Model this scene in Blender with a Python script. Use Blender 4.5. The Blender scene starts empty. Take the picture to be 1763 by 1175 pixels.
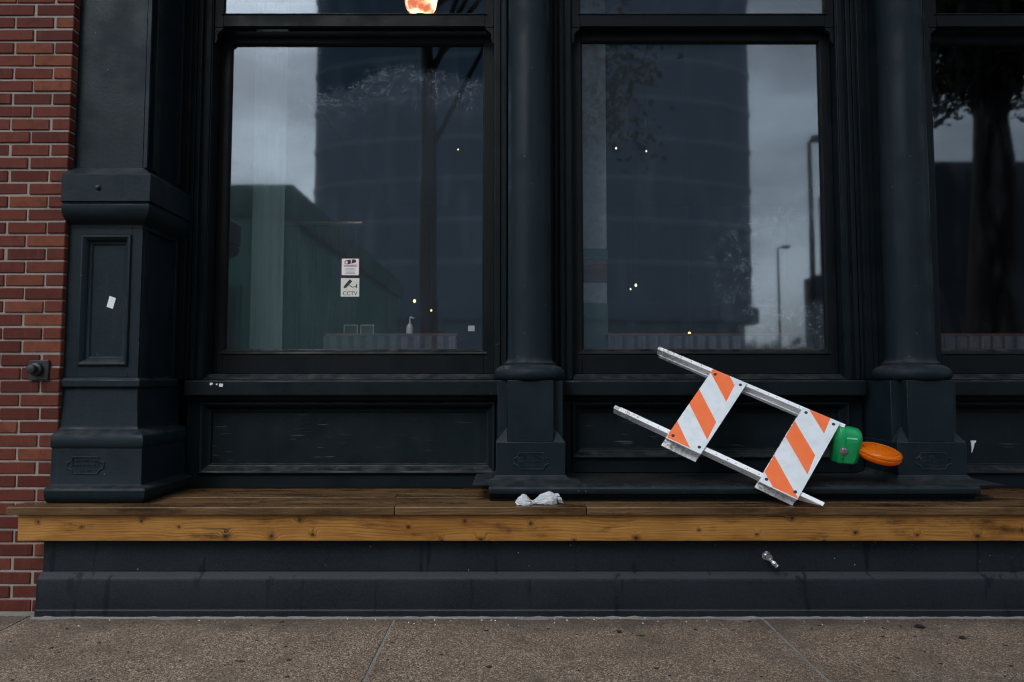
import bpy, bmesh, math, random
from mathutils import Vector, Matrix, noise as mnoise
from math import radians as R, sin, cos, pi
random.seed(7)
SC = bpy.context.scene
COL = SC.collection

# ------------------------------------------------------------------ camera, sky, sun, exposure
cam = bpy.data.cameras.new('camera')
cam.lens = 24.0; cam.sensor_width = 36.0
cam.clip_start = 0.05; cam.clip_end = 900
cam_o = bpy.data.objects.new('camera', cam); COL.objects.link(cam_o)
cam_o.location = (0.004, -3.567, 1.18)
cam_o.rotation_euler = (R(90) + math.atan(70 / 1175), 0, 0)
SC.camera = cam_o
SC.cycles.use_denoising = True; SC.cycles.filter_width = 1.15
SC.cycles.max_bounces = 8; SC.cycles.transparent_max_bounces = 12
SC.cycles.sample_clamp_indirect = 6

SUN_ELEV, SUN_AZ = R(48), R(205)      # azimuth clockwise from +Y (north); the sun stands behind the camera, to the left
world = bpy.data.worlds.new('World'); SC.world = world; world.use_nodes = True
wt = world.node_tree; wt.nodes.clear()
w_out = wt.nodes.new('ShaderNodeOutputWorld'); w_bg = wt.nodes.new('ShaderNodeBackground')
w_sky = wt.nodes.new('ShaderNodeTexSky'); w_sky.sky_type = 'NISHITA'; w_sky.sun_disc = False
w_sky.sun_elevation = SUN_ELEV; w_sky.sun_rotation = SUN_AZ
w_sky.air_density = 1.4; w_sky.dust_density = 3.0
w_tc = wt.nodes.new('ShaderNodeTexCoord')
w_map = wt.nodes.new('ShaderNodeMapping'); w_map.inputs['Location'].default_value = (3.1, 1.7, .4); w_map.inputs['Scale'].default_value = (1.0, 1.0, 2.6)
w_n = wt.nodes.new('ShaderNodeTexNoise'); w_n.inputs['Scale'].default_value = 3.4; w_n.inputs['Detail'].default_value = 7; w_n.inputs['Roughness'].default_value = .55
w_r = wt.nodes.new('ShaderNodeMapRange'); w_r.inputs['From Min'].default_value = .35; w_r.inputs['From Max'].default_value = .68
w_r.inputs['To Min'].default_value = .60; w_r.inputs['To Max'].default_value = 1.36
w_bw = wt.nodes.new('ShaderNodeRGBToBW')
w_tint = wt.nodes.new('ShaderNodeMix'); w_tint.data_type = 'RGBA'; w_tint.blend_type = 'MULTIPLY'; w_tint.inputs[0].default_value = 1
w_tint.inputs[7].default_value = (.88, 1.0, 1.15, 1)
w_mix = wt.nodes.new('ShaderNodeMix'); w_mix.data_type = 'RGBA'; w_mix.inputs[0].default_value = .82
w_mul = wt.nodes.new('ShaderNodeMix'); w_mul.data_type = 'RGBA'; w_mul.blend_type = 'MULTIPLY'; w_mul.inputs[0].default_value = 1
L = wt.links.new
L(w_tc.outputs['Generated'], w_map.inputs['Vector']); L(w_map.outputs[0], w_n.inputs['Vector']); L(w_n.outputs['Fac'], w_r.inputs['Value'])
L(w_sky.outputs[0], w_bw.inputs[0]); L(w_bw.outputs[0], w_tint.inputs[6])
L(w_sky.outputs[0], w_mix.inputs[6]); L(w_tint.outputs[2], w_mix.inputs[7])
L(w_mix.outputs[2], w_mul.inputs[6]); L(w_r.outputs[0], w_mul.inputs[7])
L(w_mul.outputs[2], w_bg.inputs['Color']); L(w_bg.outputs[0], w_out.inputs[0])
w_bg.inputs['Strength'].default_value = 0.12

sun = bpy.data.lights.new('sun', 'SUN'); sun.energy = 0.6; sun.angle = R(25); sun.color = (1, .95, .88)
sun_o = bpy.data.objects.new('sun', sun); COL.objects.link(sun_o)
sun_o.location = (0, -10, 20)
_d = Vector((sin(SUN_AZ) * cos(SUN_ELEV), cos(SUN_AZ) * cos(SUN_ELEV), sin(SUN_ELEV)))
sun_o.rotation_euler = _d.to_track_quat('Z', 'Y').to_euler()

SC.view_settings.view_transform = 'Standard'; SC.view_settings.look = 'None'
SC.view_settings.gamma = 1; SC.view_settings.use_curve_mapping = False
SC.view_settings.exposure = 0.85

# ------------------------------------------------------------------ material helpers
class G:
    def __init__(s, name):
        s.m = bpy.data.materials.new(name); s.m.use_nodes = True
        s.t = s.m.node_tree; s.t.nodes.clear()
        s.out = s.t.nodes.new('ShaderNodeOutputMaterial')
    def n(s, typ, ins=None, **props):
        nd = s.t.nodes.new('ShaderNode' + typ)
        for k, v in props.items(): setattr(nd, k, v)
        for k, v in (ins or {}).items():
            i = nd.inputs[k]
            if isinstance(v, bpy.types.NodeSocket): s.t.links.new(v, i)
            elif isinstance(v, bpy.types.Node): s.t.links.new(v.outputs[0], i)
            else:
                if hasattr(i, 'default_value'):
                    if i.type == 'RGBA' and len(v) == 3: v = (*v, 1)
                    i.default_value = v
        return nd
    def co(s, scale=(1, 1, 1), rnd=True):
        tc = s.n('TexCoord')
        v = tc.outputs['Object']
        if rnd:
            oi = s.n('ObjectInfo')
            o = s.n('VectorMath', {0: oi.outputs['Random'], 1: (17.3, 9.1, 5.7)}, operation='MULTIPLY')
            v = s.n('VectorMath', {0: v, 1: o.outputs[0]}, operation='ADD').outputs[0]
        return s.n('VectorMath', {0: v, 1: scale}, operation='MULTIPLY').outputs[0]
    def noise(s, vec, scale, detail=4, rough=.5, dist=0):
        return s.n('TexNoise', {'Vector': vec, 'Scale': scale, 'Detail': detail, 'Roughness': rough, 'Distortion': dist}).outputs['Fac']
    def ramp(s, v, a, b, lo=0, hi=1):
        return s.n('MapRange', {'Value': v, 'From Min': a, 'From Max': b, 'To Min': lo, 'To Max': hi}, interpolation_type='SMOOTHSTEP').outputs[0]
    def mix(s, f, a, b, blend='MIX'):
        return s.n('Mix', {0: f, 6: a, 7: b}, data_type='RGBA', blend_type=blend).outputs[2]
    def math(s, op, a, b=0.0):
        return s.n('Math', {0: a, 1: b}, operation=op).outputs[0]
    def bump(s, h, strength=.3, dist=.005):
        return s.n('Bump', {'Height': h, 'Strength': strength, 'Distance': dist}).outputs[0]
    def done(s, color, rough=.5, normal=None, **kw):
        ins = {'Base Color': color, 'Roughness': rough}
        if normal is not None: ins['Normal'] = normal
        ins.update(kw)
        b = s.n('BsdfPrincipled', ins)
        s.t.links.new(b.outputs[0], s.out.inputs[0]); return s.m
    def up(s):
        g = s.n('NewGeometry')
        return s.n('SeparateXYZ', {0: g.outputs['True Normal']}).outputs['Z']

def paint(name, base, rough=.42, lump=.25, wear=.5, dust=.5, lumpscale=45, hscratch=0, wearcol=(.10, .085, .08)):
    g = G(name); v = g.co(rnd=False)
    big = g.noise(v, 2.2, 3); med = g.noise(v, 9, 5, .6)
    b2 = tuple(c * 1.25 + .0005 for c in base); b0 = tuple(c * .8 for c in base)
    c = g.mix(g.ramp(big, .3, .7), b0 + (1,), base + (1,)); c = g.mix(g.ramp(med, .5, .85, 0, .4), c, b2 + (1,))
    # vertical grimy streaks
    st = g.noise(g.co((38, 38, 1.6), False), 1.0, 3)
    c = g.mix(g.ramp(st, .56, .74, 0, .35), c, (*[x * 1.6 + .001 for x in base], 1))
    # dust lying on level faces and ledges
    up = g.ramp(g.up(), .25, .9); dn = g.ramp(g.noise(v, 14, 5, .65), .35, .7)
    c = g.mix(g.math('MULTIPLY', g.math('MULTIPLY', up, dn), dust), c, (.050, .047, .044, 1))
    # small chips and specks
    vo = g.n('TexVoronoi', {'Vector': v, 'Scale': 26.0}, feature='F1')
    gate = g.ramp(g.n('SeparateColor', {0: vo.outputs['Color']}).outputs[0], .86, .9)
    sp = g.math('MULTIPLY', g.ramp(vo.outputs['Distance'], .10, .05), gate)
    c = g.mix(g.math('MULTIPLY', sp, wear * .7), c, (.22, .21, .20, 1))
    if hscratch:
        hs = g.noise(g.co((5, 5, 110), False), 1.0, 2, .5)
        hm = g.math('MULTIPLY', g.ramp(hs, .655, .70), g.ramp(g.noise(v, 3.2, 2), .45, .6))
        c = g.mix(g.math('MULTIPLY', hm, hscratch), c, (*wearcol, 1))
    # larger chips and scrapes down to the undercoat
    chn = g.noise(g.co((7, 7, 26), False), 1.0, 5, .7)
    c = g.mix(g.math('MULTIPLY', g.math('MULTIPLY', g.ramp(chn, .71, .735), g.ramp(g.noise(v, 1.7, 2), .45, .6)), wear), c, (.12, .115, .11, 1))
    # worn arrises
    bv = g.n('Bevel', {'Radius': .0060}, samples=4)
    dt = g.n('VectorMath', {0: bv.outputs[0], 1: g.n('NewGeometry').outputs['Normal']}, operation='DOT_PRODUCT').outputs['Value']
    ed = g.math('MULTIPLY', g.ramp(dt, .985, .86), g.ramp(g.noise(v, 22, 4), .38, .70))
    c = g.mix(g.math('MULTIPLY', ed, wear), c, (.070, .072, .074, 1))
    hgt = g.math('ADD', g.math('MULTIPLY', g.noise(v, lumpscale, 3, .6), .7), g.math('MULTIPLY', g.noise(v, 160, 3), .35))
    rr = g.ramp(g.noise(v, 6, 4), .3, .75, rough - .1, rough + .22)
    return g.done(c, rr, g.bump(hgt, lump, .006), **{'Specular IOR Level': .16})

M = {}
IRON = (.0090, .0170, .0220)
M['iron'] = paint('painted_iron', IRON, .48, .26, .9, .6)
M['timber'] = paint('painted_timber', (.0045, .0090, .0118), .48, .22, .35, .75, 60)
M['timber_panel'] = paint('painted_panel', (.0058, .0115, .0150), .48, .16, .5, .5, 50, hscratch=.85)
M['sash'] = paint('painted_sash', (.0052, .0070, .0085), .52, .2, .25, .8, 60)

def make_plinth():
    g = G('painted_stone'); v = g.co(rnd=False)
    c = g.mix(g.ramp(g.noise(v, 3, 4), .3, .7), (.0058, .0085, .0118, 1), (.0105, .0142, .0185, 1))
    c = g.mix(g.ramp(g.noise(v, 150, 2), .45, .72, 0, .6), c, (.022, .025, .031, 1))
    up = g.ramp(g.up(), .2, .8); c = g.mix(g.math('MULTIPLY', up, .7), c, (.038, .040, .046, 1))
    vo = g.n('TexVoronoi', {'Vector': v, 'Scale': 17.0}); gate = g.ramp(g.n('SeparateColor', {0: vo.outputs['Color']}).outputs[1], .70, .76)
    c = g.mix(g.math('MULTIPLY', g.ramp(vo.outputs['Distance'], .055, .03), gate), c, (.35, .35, .35, 1))
    st = g.noise(g.co((16, 16, 2.4), False), 1, 3); c = g.mix(g.ramp(st, .60, .68, 0, .8), c, (.0028, .0034, .0045, 1))
    h = g.math('ADD', g.noise(v, 130, 4, .7), g.math('MULTIPLY', g.noise(v, 20, 3), .8))
    return g.done(c, .62, g.bump(h, .35, .006), **{'Specular IOR Level': .2})
M['plinth'] = make_plinth()

def make_tread():
    g = G('ribbed_tread'); v = g.co(rnd=False)
    ck = g.n('TexVoronoi', {'Vector': g.co((70, 70, 70), False), 'Scale': 1.0}, distance='MANHATTAN')
    c = g.mix(g.ramp(ck.outputs['Distance'], .25, .5), (.022, .021, .021, 1), (.006, .0065, .0075, 1))
    c = g.mix(g.ramp(g.noise(v, 5, 4), .45, .7, 0, .5), c, (.024, .022, .020, 1))
    return g.done(c, .5, g.bump(g.math('MULTIPLY', ck.outputs['Distance'], -1.0), .6, .008))
M['tread'] = make_tread()

def make_wood(name, dark, mid, light, wet=.35, rough=.5, knots=1.0, axis_mix=(1.5, 8, 8), stain=.6, at=None, worn=0):
    g = G(name); v = g.co(rnd=at is None)
    vk = g.n('VectorMath', {0: v, 1: axis_mix}, operation='MULTIPLY').outputs[0]
    vo = g.n('TexVoronoi', {'Vector': vk, 'Scale': 1.0, 'Randomness': .9})
    d = vo.outputs['Distance']; gate = g.ramp(g.n('SeparateColor', {0: vo.outputs['Color']}).outputs[0], .12, .18)
    near = g.math('MULTIPLY', g.ramp(d, .55, .02), gate)
    s = g.n('SeparateXYZ', {0: v})
    if at:                                   # this board's own knots, where they stand
        flat = g.n('CombineXYZ', {0: s.outputs['X'], 1: g.math('MULTIPLY', s.outputs['Z'], 1.15), 2: 0.0}).outputs[0]
        jit = g.n('VectorMath', {0: g.n('TexNoise', {'Vector': v, 'Scale': 40.0, 'Detail': 3}).outputs['Color'], 1: (.5, .5, .5)}, operation='SUBTRACT').outputs[0]
        flat = g.n('VectorMath', {0: flat, 1: g.n('VectorMath', {0: jit, 1: (.022, .022, 0)}, operation='MULTIPLY').outputs[0]}, operation='ADD').outputs[0]
        d = None
        for (kx, kz, kr) in at:
            q = g.math('DIVIDE', g.n('VectorMath', {0: flat, 1: (kx, kz * 1.15, 0)}, operation='DISTANCE').outputs['Value'], kr)
            d = q if d is None else g.math('MINIMUM', d, q)
        d = g.math('MULTIPLY', d, .16); gate = 1.0
        near = g.ramp(d, .75, .05)
    wob = g.noise(g.n('VectorMath', {0: v, 1: (1.3, 5, 5)}, operation='MULTIPLY').outputs[0], 1, 3)
    t = g.math('ADD', g.math('ADD', s.outputs['Y'], s.outputs['Z']), g.math('ADD', g.math('MULTIPLY', near, .030), g.math('MULTIPLY', wob, .10)))
    ring = g.math('SINE', g.math('MULTIPLY', t, 420.0))
    fine = g.noise(g.n('CombineXYZ', {0: g.math('MULTIPLY', s.outputs['X'], 3.0), 1: g.math('MULTIPLY', t, 170.0), 2: 0.0}).outputs[0], 1, 5, .65)
    blotch = g.noise(g.n('VectorMath', {0: v, 1: (2.2, 6, 6)}, operation='MULTIPLY').outputs[0], 1, 4, .6)
    c = g.mix(g.ramp(blotch, .3, .7), (*mid, 1), (*light, 1))
    c = g.mix(g.math('MULTIPLY', g.ramp(ring, -.2, 1), .42), c, (*[x * .62 for x in mid], 1))
    c = g.mix(g.ramp(fine, .45, .75, 0, .7), c, (*dark, 1))
    dk = g.math('ADD', d, g.math('MULTIPLY', g.math('SUBTRACT', g.noise(v, 55, 4, .7), .5), .16))
    kn = g.math('MULTIPLY', g.ramp(dk, .17, .07), gate)
    halo = g.math('MULTIPLY', g.ramp(dk, .48, .12), gate)
    c = g.mix(g.math('MULTIPLY', halo, .55 * knots), c, (*[x * .55 for x in dark], 1))
    c = g.mix(g.math('MULTIPLY', kn, .92 * knots), c, (.018, .010, .006, 1))
    big = g.noise(g.n('VectorMath', {0: v, 1: (1.5, 5, 5)}, operation='MULTIPLY').outputs[0], 1.6, 6, .72)
    c = g.mix(g.ramp(big, .50, .72, 0, stain), c, (*[x * .45 for x in dark], 1))
    crack = g.noise(g.n('CombineXYZ', {0: g.math('MULTIPLY', s.outputs['X'], 1.2), 1: g.math('MULTIPLY', t, 60.0), 2: 3.0}).outputs[0], 1, 2)
    c = g.mix(g.ramp(crack, .71, .74, 0, .85), c, (.02, .012, .008, 1))
    rr = g.ramp(big, .35, .65, rough, wet)
    if worn:
        bv = g.n('Bevel', {'Radius': .010}, samples=4)
        dt = g.n('VectorMath', {0: bv.outputs[0], 1: g.n('NewGeometry').outputs['Normal']}, operation='DOT_PRODUCT').outputs['Value']
        c = g.mix(g.math('MULTIPLY', g.math('MULTIPLY', g.ramp(dt, .995, .85), g.ramp(fine, .3, .6)), worn), c, (.21, .15, .095, 1))
    h = g.math('SUBTRACT', fine, g.math('MULTIPLY', g.ramp(crack, .70, .74), 1.5))
    return g.done(c, rr, g.bump(h, .3, .003), **{'Specular IOR Level': .28})
KNOTS = [(76, 895, 1), (150, 903, .9), (251, 893, 1), (314, 903, .8), (395, 918, 1.3), (472, 918, 1.4), (542, 915, 1.1), (520, 891, 1.2), (704, 903, .8), (760, 926, 1.1), (827, 923, 1.3), (800, 893, 1.0),
         (912, 897, .9), (985, 924, .8), (1091, 921, 1.3), (1197, 908, .7), (1296, 915, .8), (1355, 889, 1.1), (1409, 926, .7), (1463, 912, 1.0), (1567, 915, 1.0), (1669, 918, 1.4), (1745, 908, .8)]
KNOTS = [((px - 880) * .002914 + .004, 1.16 - (py - 657) * .002919, .0085 * k) for px, py, k in KNOTS]      # surveyed along the board, metres
M['fascia'] = make_wood('varnished_pine', (.060, .024, .007), (.265, .108, .022), (.430, .205, .050), .35, .45, 1.0, (3.6, 10, 10), .85, KNOTS)
M['boards'] = make_wood('weathered_pine', (.016, .008, .004), (.085, .042, .016), (.170, .094, .040), .18, .5, .7, (1.6, 9, 9), .75, None, .8)
M['brown'] = make_wood('dark_shelf_wood', (.03, .014, .008), (.10, .045, .022), (.14, .06, .03), .4, .5, .5)

def make_brick():
    g = G('red_brick'); v = g.co(); oi = g.n('ObjectInfo').outputs['Random']
    hue = g.n('ValToRGB', {'Fac': oi}); cr = hue.color_ramp
    cr.elements[0].color = (.076, .0190, .0135, 1); cr.elements[1].color = (.165, .048, .026, 1)
    for p, c in ((.25, (.100, .0240, .0165)), (.5, (.128, .034, .022)), (.72, (.075, .0165, .0125)), (.88, (.175, .055, .030))):
        e = cr.elements.new(p); e.color = (*c, 1)
    c = hue.outputs[0]
    c = g.mix(g.ramp(g.noise(v, 16, 5, .65), .42, .75, 0, .55), c, (.055, .015, .012, 1))
    c = g.mix(g.ramp(g.noise(g.co((60, 60, 6)), 1, 3), .55, .75, 0, .3), c, (.15, .058, .038, 1))
    c = g.mix(g.ramp(g.noise(v, 5, 3), .6, .8, 0, .35), c, (.03, .018, .017, 1))
    h = g.math('ADD', g.noise(v, 90, 4, .7), g.math('MULTIPLY', g.noise(v, 14, 3), 1.2))
    return g.done(c, .82, g.bump(h, .35, .004), **{'Specular IOR Level': .15})
M['brick'] = make_brick()

def speckle(name, a, b, scale=120, rough=.85, bump=.3, dark=None):
    g = G(name); v = g.co(rnd=False)
    c = g.mix(g.ramp(g.noise(v, scale, 3, .7), .3, .7), (*a, 1), (*b, 1))
    c = g.mix(g.ramp(g.noise(v, 4, 4), .4, .75, 0, .5), c, (*(dark or [x * .6 for x in a]), 1))
    return g.done(c, rough, g.bump(g.noise(v, scale, 4, .7), bump, .004))
M['mortar'] = speckle('mortar', (.215, .185, .162), (.310, .275, .245), 140)
M['joint'] = speckle('joint_sealant', (.165, .155, .135), (.235, .225, .198), 90)
M['concrete'] = speckle('concrete', (.20, .20, .205), (.26, .26, .265), 6)
M['tower_wall'] = speckle('blue_grey_cladding', (.135, .215, .295), (.160, .245, .330), .35)
M['tower_band'] = speckle('pale_blue_grey_cladding', (.25, .34, .42), (.28, .37, .45), .35)
M['concrete_light'] = speckle('pale_concrete', (.36, .36, .37), (.42, .42, .43), 6)
M['pale_render'] = speckle('pale_render', (.45, .45, .44), (.55, .55, .53), 5)
M['asphalt'] = speckle('asphalt', (.04, .04, .042), (.065, .065, .065), 60)
M['dark_brick'] = speckle('dark_brick', (.040, .044, .055), (.055, .058, .070), 12)
M['green_paint'] = speckle('green_paint', (.075, .330, .230), (.095, .370, .265), 3, .55, .05)
M['green_trim'] = speckle('green_trim', (.045, .20, .145), (.055, .23, .165), 3, .5, .05)
M['bark'] = speckle('bark', (.012, .010, .009), (.022, .019, .016), 14, .9, .8)

def make_paving():
    g = G('exposed_aggregate'); v = g.co(rnd=False)
    vo = g.n('TexVoronoi', {'Vector': v, 'Scale': 225.0}); sc = g.n('SeparateColor', {0: vo.outputs['Color']})
    st = g.n('ValToRGB', {'Fac': sc.outputs[0]}); cr = st.color_ramp
    cr.elements[0].color = (.022, .016, .012, 1); cr.elements[1].color = (.55, .45, .35, 1)
    for p, c in ((.35, (.135, .095, .067)), (.65, (.250, .178, .126)), (.85, (.37, .27, .192))):
        e = cr.elements.new(p); e.color = (*c, 1)
    c = g.mix(g.ramp(g.noise(v, 70, 4, .75), .40, .70, 0, .75), st.outputs[0], (.098, .070, .050, 1))
    c = g.mix(g.ramp(g.noise(v, 2.2, 4, .6), .42, .72, 0, .55), c, (.075, .057, .044, 1))
    c = g.mix(g.ramp(g.noise(v, 9, 5, .65), .55, .78, 0, .5), c, (.062, .047, .036, 1))
    v2 = g.n('TexVoronoi', {'Vector': v, 'Scale': 13.0}); gt = g.ramp(g.n('SeparateColor', {0: v2.outputs['Color']}).outputs[2], .70, .74)
    dd = g.math('ADD', v2.outputs['Distance'], g.math('MULTIPLY', g.noise(v, 60, 3), .16))
    c = g.mix(g.math('MULTIPLY', g.math('MULTIPLY', g.ramp(dd, .23, .17), gt), .75), c, (.030, .027, .025, 1))
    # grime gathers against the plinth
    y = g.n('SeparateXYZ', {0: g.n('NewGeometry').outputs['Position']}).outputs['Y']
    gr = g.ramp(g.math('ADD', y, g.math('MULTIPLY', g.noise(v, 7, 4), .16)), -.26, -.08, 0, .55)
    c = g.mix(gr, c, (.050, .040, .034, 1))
    rr = g.ramp(g.noise(v, 3, 4), .35, .7, .55, .8)
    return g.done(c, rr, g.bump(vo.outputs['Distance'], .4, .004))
M['paving'] = make_paving()

def plain(name, col, rough=.5, metal=0, bumpv=.1, var=.25, scale=30, **kw):
    g = G(name); v = g.co()
    c = g.mix(g.ramp(g.noise(v, scale, 4, .6), .3, .75), (*col, 1), (*[x * (1 - var) for x in col], 1))
    return g.done(c, rough, g.bump(g.noise(v, scale * 2, 3), bumpv, .003), Metallic=metal, **kw)
M['chrome'] = plain('dull_chrome', (.62, .62, .63), .22, 1.0, .05, .2, 60)
M['black_iron'] = plain('black_iron', (.012, .013, .015), .55, 0, .4, .3, 40)
M['bolt'] = plain('rusty_bolt', (.05, .035, .03), .5, .4, .3, .5, 80)
M['hole'] = plain('dark_hole', (.02, .018, .016), .9)
M['paper_white'] = plain('white_vinyl', (.78, .78, .77), .4, 0, .02, .06)
M['paper_cream'] = plain('cream_vinyl', (.68, .67, .60), .45, 0, .02, .08)
M['ink'] = plain('black_ink', (.015, .018, .022), .5)
M['red_ink'] = plain('red_ink', (.55, .03, .05), .5)
M['grey_ink'] = plain('grey_ink', (.12, .14, .17), .5)
M['leaf_dark'] = plain('dead_leaf', (.018, .014, .011), .7, 0, .3, .4)
M['leaf_green'] = plain('green_leaf', (.09, .16, .03), .5, 0, .1, .3)
M['foliage'] = plain('tree_foliage', (.035, .060, .022), .6, 0, .1, .5, 3)
M['curtain'] = plain('maroon_curtain', (.050, .018, .022), .9, 0, .1, .4)
M['corrugated'] = plain('corrugated_iron', (.105, .095, .11), .5, .3, .1, .3)
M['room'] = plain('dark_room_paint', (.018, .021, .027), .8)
M['soap'] = plain('white_plastic', (.48, .49, .50), .35)
M['blind'] = plain('pale_blind', (.11, .145, .138), .9, 0, .05, .15, 3)
M['dado_paint'] = plain('dado_paint', (.045, .120, .082), .6)
M['gold'] = plain('gilt', (.70, .42, .12), .3, .9, .1, .3)
M['post_white'] = plain('cream_paint', (.34, .34, .35), .6)
M['frame_oak'] = plain('pale_oak', (.45, .35, .25), .5)

def make_barrier_white():
    g = G('scuffed_white_steel'); v = g.co()
    c = g.mix(g.ramp(g.noise(v, 12, 4), .4, .75), (.88, .89, .90, 1), (.78, .78, .78, 1))
    sx = g.n('SeparateXYZ', {0: g.n('TexCoord').outputs['Object']}).outputs['X']
    dirt = g.math('MULTIPLY', g.ramp(sx, .28, .0), g.ramp(g.noise(v, 60, 4, .7), .42, .62))
    dirt = g.math('ADD', dirt, g.ramp(g.noise(v, 25, 4, .7), .66, .78, 0, .5))
    c = g.mix(g.math('MINIMUM', dirt, .85), c, (.20, .17, .14, 1))
    return g.done(c, .42, g.bump(g.noise(v, 40, 3), .08, .002))
M['white_steel'] = make_barrier_white()

def make_sheeting(name, shift):
    # diagonal orange and white retro-reflective print on the panel face; local x runs across, local y along the panel
    g = G(name); tc = g.n('TexCoord').outputs['Object']; s = g.n('SeparateXYZ', {0: tc})
    v = g.co()
    t = g.math('ADD', s.outputs['Y'], g.math('MULTIPLY', s.outputs['X'], .92))
    q = g.math('FRACT', g.math('DIVIDE', g.math('ADD', t, .516 - shift), .258))
    st = g.ramp(q, .536, .544)   # 0 white .. 1 orange
    ed = g.math('MINIMUM', g.math('MINIMUM', s.outputs['X'], g.math('SUBTRACT', .198, s.outputs['X'])),
                g.math('MINIMUM', g.math('SUBTRACT', s.outputs['Y'], .0), g.math('SUBTRACT', .520, s.outputs['Y'])))
    st = g.math('MULTIPLY', st, g.ramp(ed, .0045, .0060))
    scuff = g.ramp(g.noise(v, 34, 5, .75), .67, .70)
    st = g.math('MULTIPLY', st, g.math('SUBTRACT', 1.0, g.math('MULTIPLY', scuff, .7)))
    white = g.mix(g.ramp(g.noise(v, 18, 4), .4, .8), (.70, .74, .77, 1), (.60, .63, .65, 1))
    orange = g.mix(g.ramp(g.noise(v, 18, 4), .4, .8), (.90, .150, .024, 1), (.86, .19, .06, 1))
    c = g.mix(st, white, orange)
    vo = g.n('TexVoronoi', {'Vector': v, 'Scale': 42.0}); gate = g.ramp(g.n('SeparateColor', {0: vo.outputs['Color']}).outputs[0], .78, .84)
    c = g.mix(g.math('MULTIPLY', g.math('MULTIPLY', g.ramp(vo.outputs['Distance'], .16, .08), gate), .65), c, (.22, .24, .26, 1))
    sc2 = g.ramp(g.noise(g.co((60, 12, 20)), 1, 3), .70, .74, 0, .5); c = g.mix(sc2, c, (.35, .35, .34, 1))
    return g.done(c, .38, None, **{'Specular IOR Level': .4})
M['sheet_a'] = make_sheeting('striped_sheeting', .130)
M['sheet_b'] = make_sheeting('striped_sheeting_second', .188)

def translucent(name, col, rough=.3, trans=.5, dirt=.3):
    g = G(name); v = g.co()
    c = g.mix(g.ramp(g.noise(v, 14, 4), .4, .75, 0, dirt), (*col, 1), (*[x * .4 for x in col], 1))
    c = g.mix(g.ramp(g.noise(v, 60, 4, .7), .62, .72, 0, dirt), c, (.35, .35, .32, 1))
    b = g.n('BsdfPrincipled', {'Base Color': c, 'Roughness': rough, 'Normal': g.bump(g.noise(v, 30, 3), .1, .003)})
    t = g.n('BsdfTranslucent', {'Color': c})
    m = g.n('MixShader', {0: trans, 1: b.outputs[0], 2: t.outputs[0]}); g.t.links.new(m.outputs[0], g.out.inputs[0]); return g.m
M['green_case'] = translucent('green_plastic', (.012, .42, .13), .28, .25, .45)
M['pale_label'] = translucent('pale_label', (.30, .62, .42), .35, .1, .4)
M['amber'] = translucent('amber_lens', (.95, .25, .008), .12, .45, .1)
def make_bag():
    g = G('thin_white_plastic'); v = g.co()
    c = g.mix(g.ramp(g.noise(v, 16, 3), .5, .72, 0, .8), (.80, .82, .84, 1), (.55, .36, .24, 1))
    b = g.n('BsdfPrincipled', {'Base Color': c, 'Roughness': .22, 'Normal': g.bump(g.noise(v, 70, 4, .65), .5, .008)})
    t = g.n('BsdfTranslucent', {'Color': c}); tr = g.n('BsdfTransparent')
    m = g.n('MixShader', {0: .35, 1: b.outputs[0], 2: t.outputs[0]})
    a = g.ramp(g.noise(v, 26, 3), .4, .65, .04, .28)
    m2 = g.n('MixShader', {0: a, 1: m.outputs[0], 2: tr.outputs[0]}); g.t.links.new(m2.outputs[0], g.out.inputs[0]); return g.m
M['bag'] = make_bag()

def emit(name, col, k):
    g = G(name); e = g.n('Emission', {'Color': (*col, 1), 'Strength': k}); g.t.links.new(e.outputs[0], g.out.inputs[0]); return g.m
M['bulb_white'] = emit('lit_bulb_white', (1, .90, .72), 1.0)
M['bulb_warm'] = emit('lit_bulb_warm', (1, .55, .18), 2.4)
def make_shade():
    g = G('glowing_glass_shade'); v = g.co()
    c = g.mix(g.ramp(g.noise(v, 11, 3), .4, .6), (1, .26, .12, 1), (1, .62, .36, 1))
    e = g.n('Emission', {'Color': c, 'Strength': g.ramp(g.noise(v, 11, 3), .38, .62, .6, 1.9)}); g.t.links.new(e.outputs[0], g.out.inputs[0]); return g.m
M['shade'] = make_shade()

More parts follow.
